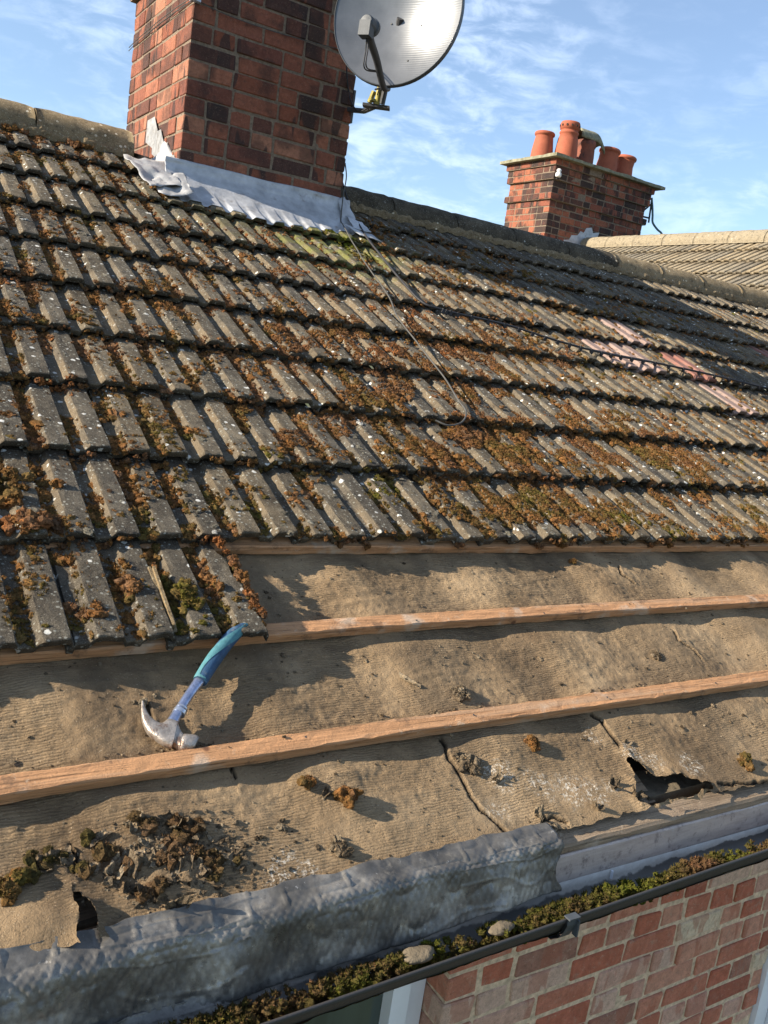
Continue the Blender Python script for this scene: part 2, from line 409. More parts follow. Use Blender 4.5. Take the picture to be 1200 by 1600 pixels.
def mat_gutter():
    m = Mat('grey_gutter_plastic', .5, 0, .4)
    z = m.sep()[2]
    x = m.sep()[0]
    zz = m.math('ADD', m.math('SUBTRACT', z, m.math('MULTIPLY', x, .018)), m.math('MULTIPLY', m.math('SUBTRACT', m.noise(22, 4), .5), .03))
    silt = m.rng(zz, -.580, -.575, 1, 0)
    outer = m.attr('inner')
    pale = m.ramp(m.noise(30, 5, .7), [(.3, (.42, .38, .33)), (.7, (.58, .54, .48))])
    b = m.mix(silt, pale, (.13, .122, .11))
    b = m.mix(outer, (.040, .038, .038), b)
    return m.out(b, m.bump(m.noise(160, 3), .0008, 1.0))
M['gutter'] = mat_gutter()
M['black_plastic'] = mat_simple('dark_grey_plastic', (.045, .045, .047), .5, 0, 40, .2, .0005, 200, .4, (.14, .13, .12), .6)
M['grey_plastic'] = mat_simple('mid_grey_plastic', (.055, .062, .07), .5, 0, 40, .15, .0005, 200, .4)
M['upvc'] = mat_simple('white_frame', (.74, .75, .78), .35, 0, 12, .05, .0003, 90, .5, (.55, .54, .52), .66)
M['steel'] = mat_simple('worn_steel', (.40, .35, .30), .42, .7, 60, .35, .0014, 220, .5, (.20, .12, .08), .50)
M['shaft'] = mat_simple('blue_painted_steel', (.33, .37, .50), .3, .85, 90, .4, .0004, 220, .5, (.42, .45, .52), .5)
M['chrome'] = mat_simple('polished_steel', (.62, .64, .68), .3, .9, 50, .2, .0004, 200, .5)
M['grip_blue'] = mat_simple('dark_blue_rubber', (.022, .065, .13), .6, 0, 60, .3, .0012, 320, .4, (.12, .14, .15), .55)
M['grip_teal'] = mat_simple('teal_rubber', (.055, .175, .20), .6, 0, 60, .25, .0014, 420, .4, (.22, .34, .34), .56)
M['yellow'] = mat_simple('yellowed_zinc', (.24, .21, .05), .5, .3, 30, .3, .0006, 150, .4, (.12, .10, .03), .55)
M['cable_grey'] = mat_simple('grey_cable', (.07, .068, .062), .6, 0, 60, .3, .0004, 200, .3)
M['cable_black'] = mat_simple('black_cable', (.025, .025, .028), .6, 0, 60, .3, .0004, 200, .3)
M['verdigris'] = mat_simple('green_copper', (.09, .17, .19), .7, 0, 30, .25, .0006, 150, .3)
M['porcelain'] = mat_simple('white_glazed_ceramic', (.72, .71, .68), .25, 0, 20, .08, .0003, 90, .6)
M['clip_blue'] = mat_simple('pale_blue_plastic', (.42, .50, .62), .4, 0, 30, .1, .0003, 90, .5)
M['stone'] = mat_simple('mortar_lump', (.13, .105, .072), .95, 0, 40, .3, .003, 150, .2)
M['dark'] = mat_simple('dark_void', (.05, .042, .036), 1, 0, 10, .3, .002, 60, .1)  # unlit loft, interior and vent holes: their shade put into the colour
M['render'] = mat_simple('grey_render', (.30, .28, .25), .95, 0, 4, .2, .002, 60, .2)
M['ground'] = mat_simple('garden_ground', (.09, .10, .05), 1, 0, .6, .4, .01, 20, .1, (.16, .14, .11), .5)
def mat_glass():
    m = Mat('window_glass', .06, 0, .6)
    return m.out(m.ramp(m.noise(1.5, 2, .5, m.map((9, 9, .3))), [(.35, (.012, .02, .018)), (.6, (.05, .07, .062))]))
M['glass'] = mat_glass()
def mat_dish():
    m = Mat('grey_dish_paint', .30, .5, .5)
    z = m.sep()[2]
    lines = m.math('SINE', m.math('MULTIPLY', z, 2*math.pi/.0105))
    b = m.ramp(m.noise(12, 4), [(.3, (.12, .125, .13)), (.7, (.16, .165, .17))])
    b = m.mix(m.rng(m.noise(20, 4, .7, m.map((6, 6, .8))), .62, .75, 0, .4), b, (.22, .22, .21))
    return m.out(b, m.bump(lines, .0002, .35))
M['dish'] = mat_dish()

# ------------------------------------------------------------------ tile courses
G = .3308                 # gauge
RIB = .1
PX = np.array([-.014, -.010, -.002, 0, .006, .014, .023, .027, .033, .040, .044, .054, .064, .074, .084, .090, .093, .0965, .099])
def prof_h(u):            # height over one rib, u in 0..0.1, 0 = rib top
    u = np.asarray(u, float)
    up = np.clip((u-.025)/.016, 0, 1); up = up*up*(3-2*up)
    dn = np.clip((u-.0915)/.006, 0, 1)
    return -.0165 + .0165*up*(1-dn)
def tile_mesh(mb, x1, s0, xf, ns=22, L=.385, jag=1.0, seed=0, ribs=2, rough=1.0, torn=False, nx=1):
    """tile whose right edge lies at x1, nose at s0; xf maps (x,s,h) to world"""
    base = []
    for r in range(ribs):
        for u in (PX[3:] if r else PX):
            base.append(r*RIB + u)
    lx = np.array(base); u = np.mod(np.clip(lx, 0, None), RIB)
    u = np.where(lx < 0, 0.0, u)
    hh = prof_h(u); hh = np.where(lx < -.008, -.028, np.where(lx < -.001, -.028, hh))
    worn = np.clip((u-.020)/.004, 0, 1)*np.clip((.046-u)/.004, 0, 1) + .45*(u < .028)
    x0 = x1 - RIB*ribs
    yaw = rng.normal(0, .008); dh = rng.normal(0, .0022); ds = rng.normal(0, .0045); tl = rng.normal(0, .012); rl = rng.normal(0, .008)
    sv = np.concatenate([[0, .0015, .005, .010], np.linspace(.018, L, ns)])
    X = x0 + lx[None, :] + 0*sv[:, None]
    S = s0 + ds + sv[:, None] + 0*lx[None, :]
    H = hh[None, :] - (sv[:, None])*.031/G + dh + tl*(lx[None, :]-.1) + rl*(sv[:, None]-.15)
    # worn nose: rounding plus jagged wear
    P = np.stack([X, S, H], -1)
    w0 = np.exp(-sv/.006)[:, None]
    jn = fbm(np.stack([X*1.0, 0*X+seed, 0*X], -1), 70, seed, 3)
    S = S + w0*(.0025*jn*jag + .002)
    H = H - np.exp(-sv/.004)[:, None]*.0035*(1+.4*jn) + rough*(.0013*fbm(P, 45, 3, 2) + .0008*vnoise(P, 190, 5))
    er = fbm(np.stack([X*0+x1, S, H*0], -1), 60, seed+9, 2)
    edge = np.exp(-np.abs(lx-(ribs*RIB-.004))/.004)[None, :]
    H = H - edge*.002*(1+er)
    X = X + yaw*(S-s0) + (lx[None, :] > ribs*RIB-.012)*.0015*er
    if torn:
        X = X + (lx[None, :] > ribs*RIB-.03)*(.010*vnoise(np.stack([X*0, S, X*0], -1), 30, 4) + .006*vnoise(np.stack([X*0, S, X*0], -1), 90, 6) - .016*np.clip((S-s0-.22)/.1, 0, 1))
    dirt = np.clip((sv[:, None]-G+.045)/.04, 0, 1) + 0*X
    wn = np.broadcast_to(worn[None, :], X.shape)*1.0
    n, k = X.shape
    V = xf(X, S, H).reshape(-1, 3)
    # underside ring: front and side skirts
    th = .016
    Sb = S[0] + .001 + .0015*vnoise(np.stack([X[0], 0*X[0], 0*X[0]+7], -1), 120, seed)
    F1 = xf(X[0], Sb, H[0] - th*.5 + .0012*jn[0]); F2 = xf(X[0], Sb + .002, H[0] - th)
    Fb = xf(X[0], Sb + .05, H[0] - th)
    Sd = xf(X[:, -1] - .001, S[:, -1], H[:, -1] - th)
    Sl = xf(X[:, 0], S[:, 0], H[:, 0] - th)
    allV = np.concatenate([V, F1, F2, Fb, Sd, Sl])
    o = n*k
    gf = grid_faces(n, k)[:, ::-1]
    i = np.arange(k-1)
    ff = [np.stack([o+i, o+i+1, i+1, i], 1), np.stack([o+k+i, o+k+i+1, o+i+1, o+i], 1), np.stack([o+2*k+i, o+2*k+i+1, o+k+i+1, o+k+i], 1)]
    j = np.arange(n-1); os_ = o+3*k; ol = os_+n
    ff.append(np.stack([os_+j, os_+j+1, (j+1)*k+k-1, j*k+k-1], 1))
    ff.append(np.stack([ol+j+1, ol+j, j*k, (j+1)*k], 1))
    mb.add(allV, [np.concatenate([gf]+ff)], worn=np.concatenate([wn.ravel(), np.zeros(3*k+2*n)]),
           dirt=np.concatenate([dirt.ravel(), np.full(3*k+2*n, .55)]))

# ------------------------------------------------------------------ HOUSE
house = thing('terraced_house', 'brick house in front whose mossy tiled roof is half stripped down to battens and felt', 'house', (0, -.6, -5.6))
VAL = lambda s: 3.80 + .745*s     # valley against the neighbour's roof
cov = MB()
CH0, CH1, CHY0, CHY1 = .845, 1.722, 2.378, 3.40
pinks = {(3, 3.1): 'pink', (4, 3.1): 'pink', (5, 3.1): 'pink'}
pinklist = []
for c in range(0, 9):
    s0 = c*G
    x1 = -1.7 + .0
    x1 = .1 + .2*(-9)     # right edges at .1 + .2 j
    while x1 < min(VAL(s0)+.25, 7.0):
        near = x1 < 2.6
        sc = s0
        special = None
        for (cc, xa, kind) in PINKS if 'PINKS' in globals() else ():
            pass
        if (c, round(x1, 1)) in ((5, 3.3), (4, 3.1), (4, 2.9), (3, 3.5), (4, 3.5), (5, 4.7)):
            pinklist.append((c, x1))
        elif not (x1-.2 > CH0+.03 and x1 < CH1-.03 and s0 > 2.63):
            tile_mesh(cov, x1, s0, R, ns=(20 if near else 9), L=.385 if c < 8 else .34, seed=c*50+int(x1*5), rough=1 if near else .7)
        x1 += .2
# back slope, seen only from beside
def Rb(x, s, h):
    P = R(x, s, h); P = np.array(P); P[..., 1] = 5.40 - P[..., 1]; P[..., 0] = 5.0 - P[..., 0]; return P
for c in range(4, 9):
    x1 = -1.9
    while x1 < 6.9:
        tile_mesh(cov, x1, c*G, Rb, ns=3, L=.385 if c < 8 else .34, seed=c*31+int(x1*5)); x1 += .2
covering = cov.obj('roof_covering', M['tile'], house)
for (c, x1) in pinklist:
    mb = MB(); kind = 'redtile' if (c, round(x1, 1)) in ((4, 3.5), (5, 4.7)) else 'pink'
    tile_mesh(mb, x1, c*G, lambda x, s, h: R(x, s, h+.001), ns=12, seed=c*7, rough=.4, jag=.3)
    o = mb.obj('replacement_tile', M[kind], house); o['label'] = 'clean pink replacement tile among the grey ones' if kind == 'pink' else 'bright brick red replacement tile'
# lone lower row still hanging on the second batten
for j in range(-9, 2):
    x1 = .1 + .2*j
    mb = MB(); tile_mesh(mb, x1, -G + (.0 if j != 0 else .008) + (.004 if j == 1 else 0), lambda x, s, h: R(x, s, h), ns=30, seed=400+j, torn=(j == 1), jag=1.6)
    o = mb.obj('roof_tile', M['tile'], house)
    if j == 1: o['label'] = 'last tile of the lowest row with a ragged moss covered edge'
# broken slip of a tile edge between two tiles of the lowest row
mb = MB()
pp = np.array([(.062, -.306), (.105, -.300), (.108, -.26), (.104, -.16), (.094, -.10), (.089, -.10), (.092, -.20), (.090, -.262), (.066, -.268)])
top = R(pp[:, 0], pp[:, 1], -.014 + .0*pp[:, 0]); bot = R(pp[:, 0], pp[:, 1], -.028)
n_ = len(pp); mb.add(np.concatenate([top, bot]), [tuple(range(n_))[::1], tuple(range(2*n_-1, n_-1, -1))] + [(i, i+n_, (i+1) % n_+n_, (i+1) % n_) for i in range(n_)])
pl = MB(); pl.V = mb.V; pl.F = mb.F; pl.n = mb.n
pl.box(R(.067, -.285, -.010), (.008, .03, .010)); pl.box(R(.098, -.2, -.008), (.006, .18, .008), Matrix.Rotation(TH, 3, 'X'))
frag = pl.obj('tile_fragment', M['ridge'], house); frag['label'] = 'broken pale tile edge slipped onto the batten'

# ridge tiles
def ridge_tile(x0, x1, r=.125, yc=2.70, zc=1.225, mat='ridge', par=house, flip=None, roundend=False, seed=0):
    n, m = 26, 14
    th = np.linspace(-.10*math.pi, 1.10*math.pi, n); xs = np.linspace(x0, x1, m)
    T, X = np.meshgrid(th, xs, indexing='ij')
    P = np.stack([X, np.cos(T), np.sin(T)], -1)
    rr = r + .003*fbm(P*np.array([1, r, r]), 22, seed, 3) + .0012*vnoise(P*np.array([1, r, r]), 130, seed) + rng.normal(0, .001)
    rr = rr - .004*np.exp(-np.minimum(X-x0, x1-X)/.006)
    out = np.stack([X, yc - rr*np.cos(T), zc + rr*np.sin(T)], -1)
    ri = rr - .018
    inn = np.stack([X, yc - ri*np.cos(T), zc + ri*np.sin(T)], -1)
    if flip: out, inn = flip(out), flip(inn)
    mb = MB(); k = n*m
    g = grid_faces(n, m)
    V = np.concatenate([out.reshape(-1, 3), inn.reshape(-1, 3)])
    F = [g, g[:, ::-1]+k]
    for e in (0, m-1):
        i = np.arange(n-1)*m+e; q = np.stack([i, i+m, i+m+k, i+k], 1); F.append(q if e == 0 else q[:, ::-1])
    for e in (0, n-1):
        i = np.arange(m-1)+e*m; q = np.stack([i, i+1, i+1+k, i+k], 1); F.append(q[:, ::-1] if e == 0 else q)
    mb.add(V, [np.concatenate(F)[:, ::-1]], worn=np.zeros(len(V)), dirt=np.zeros(len(V)))
    return mb.obj('ridge_tile', M[mat], par, smooth=True)
x = -1.60
for (a, b) in ((-1.6, -1.15), (-1.145, -.69), (-.685, -.235), (-.23, .235), (.242, .685)):
    ridge_tile(a, b, seed=int(a*10)+30)
M['ridge_shade'] = mat_concrete('shadowed_ridge_concrete', (.72, .72, .70), .8, 0, False)  # chimney's shadow painted into the colour of this darker, blackened ridge concrete
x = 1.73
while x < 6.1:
    ridge_tile(x, min(x+.452, 6.2), seed=int(x*10), mat='ridge_shade' if x < 3.9 else 'ridge'); x += .457
# mortar bedding under the ridge
mb = MB()
for (a, b) in ((-1.6, .69), (1.73, 6.2)):
    xs = np.arange(a, b, .012); k = 7
    tt = np.linspace(0, 1, k)
    X, T = np.meshgrid(xs, tt, indexing='ij')
    Y = 2.595 - .030*T; Z = 1.262 - .055*T
    P = np.stack([X, Y, Z], -1)
    d = .006*fbm(P, 40, 2, 3); P[..., 1] -= d + .012*np.sin(T*math.pi); P[..., 2] += d*.5 + (T > .9)*(.008*prof_h(np.mod(X, .1))/.0165)
    mb.add(P.reshape(-1, 3), grid_faces(len(xs), k)[:, ::-1], worn=0, dirt=.3)
mb.obj('ridge_mortar', M['ridge'], house)

# ---- felt underlay
def poly_in(px, py, poly):
    poly = np.asarray(poly); ins = np.zeros(px.shape, bool); j = len(poly)-1
    for i in range(len(poly)):
        xi, yi = poly[i]; xj, yj = poly[j]
        c_ = ((yi > py) != (yj > py)) & (px < (xj-xi)*(py-yi)/(yj-yi+1e-12)+xi)
        ins ^= c_; j = i
    return ins
def seg_dist(px, py, pts):
    pts = np.asarray(pts); best = np.full(px.shape, 9.0); side = np.zeros(px.shape)
    for a, b in zip(pts[:-1], pts[1:]):
        d = b-a; t = np.clip(((px-a[0])*d[0]+(py-a[1])*d[1])/(d@d), 0, 1)
        qx, qy = a[0]+t*d[0], a[1]+t*d[1]; ds = np.hypot(px-qx, py-qy)
        sg = np.sign(d[0]*(py-a[1])-d[1]*(px-a[0])); m_ = ds < best
        best = np.where(m_, ds, best); side = np.where(m_, sg, side)
    return best, side
HOLES = [[(1.104, -.73), (1.112, -.775), (1.128, -.80), (1.16, -.815), (1.20, -.808), (1.235, -.832), (1.29, -.855), (1.27, -.866), (1.14, -.868), (1.05, -.868), (1.02, -.852), (1.045, -.835), (1.06, -.81), (1.08, -.785), (1.092, -.75)],
         [(-.170, -.752), (-.163, -.80), (-.152, -.845), (-.150, -.880), (-.184, -.880), (-.178, -.83), (-.176, -.79)],
         [(-.305, -.40), (-.262, -.405), (-.265, -.425), (-.31, -.43)]]
CRACKS = [([(.632, -.61), (.626, -.66), (.629, -.70), (.622, -.74), (.624, -.777), (.638, -.82), (.665, -.87)], .0035),
          ([(1.09, -.60), (1.103, -.64), (1.104, -.70)], .004), ([(-.158, -.70), (-.162, -.75)], .004),
          ([(.745, -.86), (.765, -.835), (.79, -.845), (.81, -.86)], .004),
          ([(1.62, -.36), (1.60, -.40), (1.625, -.43), (1.63, -.47)], .0028), ([(1.60, -.40), (1.57, -.395)], .0025),
          ([(1.62, -.075), (1.60, -.12), (1.625, -.15)], .004), ([(.02, -.43), (.026, -.48), (.022, -.50)], .0025),
          ([(1.30, -.85), (1.42, -.872), (1.6, -.875)], .003), ([(.15, -.60), (.145, -.63)], .002)]
def felt_h(X, S):
    P = np.stack([X, S, 0*X], -1)
    ph = (X-.69+.32*(S+.3)+.05*vnoise(P, 2.5, 3))/.42
    und = .0078*(np.cos(2*math.pi*ph)) + .002*np.cos(4*math.pi*ph+1) - .0045
    low = .0032*fbm(P, 3.5, 11, 3) + .0022*fbm(P*np.array([.6, 2.2, 1]), 22, 4, 3) + .0016*fbm(P, 60, 8, 2)
    h = -.0625 + und + low
    for sb in (-.309, -.592, .02):
        wgt = np.exp(-((S-sb)/.038)**2); h = h*(1-wgt) + (np.minimum(h, -.0665) - .002)*wgt
    e = np.clip((-.70-S)/.17, 0, 1); h = h*(1-e) + (-.064+.35*low+.006*vnoise(P, 9, 5))*e
    return h
def felt_grid(x0, x1, s0, s1, st):
    xs = np.arange(x0, x1+st*.5, st); ss = np.arange(s0, s1+st*.5, st)
    X, S = np.meshgrid(xs, ss, indexing='ij')
    P = np.stack([X, S, 0*X], -1)
    # ragged lower edge
    jag = .008*fbm(P*np.array([1, 0, 0]), 30, 2, 3)
    Sj = S + (jag)*np.exp(-(S-s0)/.02)
    h = felt_h(X, Sj)
    crack = np.zeros(X.shape)
    for pts, wd in CRACKS:
        wob = .006*vnoise(P, 60, 21)
        d, sg = seg_dist(X+wob, S+.006*vnoise(P, 60, 22), pts)
        crack = np.maximum(crack, np.clip(1.3-d/wd, 0, 1))
        h = h + np.where(sg > 0, .005, .0)*np.exp(-d/.02) - .010*np.clip(1-d/(wd*1.3), 0, 1)
    kill = np.zeros(X.shape, bool); Xn = X.copy(); Sn = Sj.copy()
    wobx = .006*fbm(P, 45, 31, 2); woby = .006*fbm(P, 45, 32, 2)
    for hp in HOLES:
        hp2 = []; q_ = hp+[hp[0]]
        for a_, b_ in zip(q_[:-1], q_[1:]):
            k_ = max(2, int(math.dist(a_, b_)/.004))
            for t_ in range(k_): hp2.append((a_[0]+(b_[0]-a_[0])*t_/k_, a_[1]+(b_[1]-a_[1])*t_/k_))
        hp2 = np.array(hp2); w3 = np.stack([hp2[:, 0], hp2[:, 1], 0*hp2[:, 0]], -1)
        hp2 = hp2 + np.stack([.006*fbm(w3, 45, 31, 5), .006*fbm(w3, 45, 35, 5)], -1) + .0022*np.stack([vnoise(w3, 260, 41), vnoise(w3, 260, 43)], -1)
        m_ = (np.abs(X-hp2[:, 0].mean()) < .3) & (np.abs(S-hp2[:, 1].mean()) < .2)
        if not m_.any(): continue
        px, py = X[m_], Sj[m_]
        ins = poly_in(px, py, hp2)
        dd = (px[:, None]-hp2[None, :, 0])**2 + (py[:, None]-hp2[None, :, 1])**2
        ni = dd.argmin(1); d = np.sqrt(dd.min(1))
        snap = ins & (d < st*1.5)
        kk = np.zeros(X.shape, bool); kk[m_] = ins & ~snap; kill |= kk
        xx_, ss_ = Xn[m_], Sn[m_]; xx_[snap] = hp2[ni[snap], 0]; ss_[snap] = hp2[ni[snap], 1]; Xn[m_] = xx_; Sn[m_] = ss_
        hh_ = h[m_]; hh_ = hh_ + .011*np.exp(-np.where(snap, 0, d)/.014)*(1+.8*vnoise(P[m_], 40, 12)); h[m_] = hh_
    # loose lifted flap on the left of the tear
    fl = np.exp(-(((X+.22)/.07)**2+((S+.83)/.05)**2)); h = h + .016*fl
    # crumpled felt around the rubble
    ru = np.exp(-(((X+.02)/.13)**2+((S+.775)/.065)**2)); h = h + ru*(.010*np.abs(fbm(P, 26, 41, 3)))
    nu, nv = X.shape; g = grid_faces(nu, nv)
    g = g[~kill.ravel()[g].any(1)]
    return R(Xn, Sn, h).reshape(-1, 3), g, crack.ravel()
mb = MB()
for (a, b, st) in ((-1.7, -.9, .012), (-.9, 1.75, .0035), (1.75, 3.95, .010)):
    V, g, ck = felt_grid(a, b, -.875, .06, st)
    mb.add(V, [g], crack=ck)
feltf = mb
felt = mb.obj('underlay', M['felt'], house, smooth=True)

# ---- battens
def batten(s0, pts, hw=.022, th=.025, name='batten', htop=-.0405, tw=0):
    mb = MB()
    xs = np.concatenate([np.arange(-1.7, 2.4, .02), np.arange(2.4, 4.4, .2)])
    lo = np.interp(xs, [p[0] for p in pts], [p[1] for p in pts]); 
    prof = [(-hw, 0), (-hw+.002, .0), (hw-.002, 0), (hw, -.002), (hw, -th), (-hw, -th), (-hw, -.002)]
    prof = [(-hw, -.0025), (-hw+.0025, 0), (-hw*.4, .0), (hw*.4, 0), (hw-.0025, 0), (hw, -.0025), (hw, -th), (-hw, -th), (-hw, -th*.5)]
    k = len(prof); V = []
    for a, (ds, dh) in enumerate(prof):
        P = np.stack([xs, 0*xs+a, 0*xs], -1)
        j = .0016*fbm(P*np.array([1, .3, 1]), 30, 3+int(s0*10) % 7, 4) - .006*np.clip(vnoise(P*np.array([1, .3, 1]), 14, 9)-.62, 0, 1)
        V.append(R(xs, s0+lo+ds+j, htop+dh+j*.7+.0015*np.sin(xs*3+s0*9)))
    V = np.stack(V, 1).reshape(-1, 3)
    mb.add(V, grid_faces(len(xs), k, closev=True))
    mb.add(V[:k], np.array([list(range(k))[::-1]])); mb.add(V[-k:], np.array([list(range(k))]))
    return mb.obj(name, M['batten'], house)
b1 = batten(-.583, [(-1.7, -.014), (-.26, -.012), (.1, -.008), (.5, 0), (1.8, .006), (4, .006)], .0195, .0235)
b0 = batten(-.285, [(-1.7, -.01), (-.23, -.010), (.64, .010), (2.2, .018), (4, .018)], .019, .024)
bt = batten(.018, [(-1.7, 0), (4, 0)], .022, .025)
for c in (1, 2, 3, 4, 5, 6, 7): pass
# nail heads sit in the battens
for b_s, bo in ((-.583, b1), (-.285, b0)):
    for xx in (.27, .69, 1.11, 1.53):
        mb = MB(); lathe(mb, [(.0, .0010), (.0022, .0010), (.0027, 0)], R(xx+.03, b_s+.002, -.0395), 8, Matrix.Rotation(TH, 3, 'X')); mb.obj('nail', M['black_plastic'], bo)
# rafters under the felt
for k in range(-5, 8):
    xx = .69 + .42*k
    mb = MB(); P = [R(xx+dx, s, h) for s in (-.84, 2.9) for dx in (-.024, .024) for h in (-.19, -.105)]
    mb.add(np.array(P), np.array([[0, 1, 3, 2], [4, 6, 7, 5], [0, 4, 5, 1], [2, 3, 7, 6], [0, 2, 6, 4], [1, 5, 7, 3]]))
    mb.obj('rafter', M['oldwood'], house)
# dark sheet standing in for the unlit loft under the rafters, wall plate
mb = MB(); mb.box((2.2, .9, -.55), (9.0, 3.3, .02)); mb.obj('loft_shade_sheet', M['dark'], house)
mb = MB()
for i in range(40):
    mb.box((-1.6+.2*i+rng.normal(0, .01), -.66+rng.normal(0, .006), -.475+rng.normal(0, .008)), (.19, .10, .06), None, .004)
mb.obj('wall_plate', M['stone'], house)

# ---- eaves: fillet board, fascia, soffit, gutter
mb = MB()
xs = np.arange(-1.7, 6.3, .02)
prof = [(-.742, -.4425), (-.779, -.4555), (-.783, -.462), (-.781, -.476), (-.745, -.48)]
V = []
for a, (yy, zz) in enumerate(prof):
    j = .0016*fbm(np.stack([xs, 0*xs+a*.3, 0*xs], -1), 14, 5, 4)
    V.append(np.stack([xs, yy+j, zz+j*.8 + .002*np.sin(xs*2.2)], -1))
V = np.stack(V, 1).reshape(-1, 3); mb.add(V, grid_faces(len(xs), 5, closev=True)[:, ::-1])
mb.obj('eaves_board', M['oldwood'], house)
mb = MB()
fp = [(-.760, -.477), (-.782, -.477), (-.7855, -.480), (-.7865, -.500), (-.7865, -.62), (-.760, -.62)]
V = []
for a, (yy, zz) in enumerate(fp):
    V.append(np.stack([xs, yy+.0008*np.sin(xs*5), zz+0*xs + (.0015*np.sin(xs*1.7))], -1))
V = np.stack(V, 1).reshape(-1, 3); mb.add(V, grid_faces(len(xs), 6, closev=True)[:, ::-1])
mb.obj('fascia', M['fascia'], house, smooth=False)
mb = MB(); mb.box((2.3, -.655, -.632), (8.0, .258, .012)); mb.obj('soffit', M['upvc'], house)

gut = MB()
xs = np.arange(-1.7, 6.0, .04)
gp = [(-.7885, -.536), (-.789, -.556), (-.797, -.571), (-.815, -.581), (-.840, -.584), (-.862, -.575), (-.876, -.560), (-.885, -.545), (-.889, -.530)]
go = [(-.8955, -.526), (-.8955, -.531), (-.8915, -.535), (-.8875, -.546), (-.8785, -.563), (-.864, -.579), (-.840, -.588), (-.813, -.585), (-.794, -.574), (-.7875, -.556), (-.7875, -.536)]
def gz(x, y): return (x-.75)*.030*np.clip((-.79-y)/.10, 0, 1)
allp = gp + [(-.8905, -.5245), (-.8945, -.5235)] + go
V = []; inn = []
for a, (yy, zz) in enumerate(allp):
    V.append(np.stack([xs, yy+0*xs, zz+gz(xs, yy)], -1)); inn.append(1.0 if a < len(gp)-1 else 0.0)
V = np.stack(V, 1).reshape(-1, 3)
gut.add(V, grid_faces(len(xs), len(allp), closev=True)[:, ::-1], inner=np.tile(inn, len(xs)))
gutter = gut.obj('gutter', M['gutter'], house, smooth=True)
# bracket clip under the front lip
for gx in (.71, 1.75, -.35):
    mb = MB(); zo = float(gz(gx, -.89))
    pr = [(-.899, -.5225+zo), (-.900, -.535+zo), (-.894, -.553+zo), (-.884, -.572+zo), (-.866, -.587+zo), (-.80, -.597+zo)]
    P = []
    for (yy, zz) in pr:
        for dx in (-.014, .014): P.append((gx+dx, yy, zz))
    for (yy, zz) in pr[::-1]:
        for dx in (-.014, .014): P.append((gx+dx, yy+.0035, zz+.0035))
    k = len(pr)*2; mb.add(np.array(P), grid_faces(k, 2, closeu=True))
    mb.box((gx, -.8965, -.5205+zo), (.028, .016, .003))
    mb.box((gx+.013, -.899, -.545+zo), (.004, .012, .035)); 
    o = mb.obj('gutter_bracket', M['grey_plastic'], gutter)
# small white fixing showing on the back of the gutter
mb = MB(); lathe(mb, [(0, .006), (.003, .006), (.003, -.012), (0, -.012)], (.93, -.7925, -.545), 8); mb.obj('fixing_clip', M['upvc'], gutter)

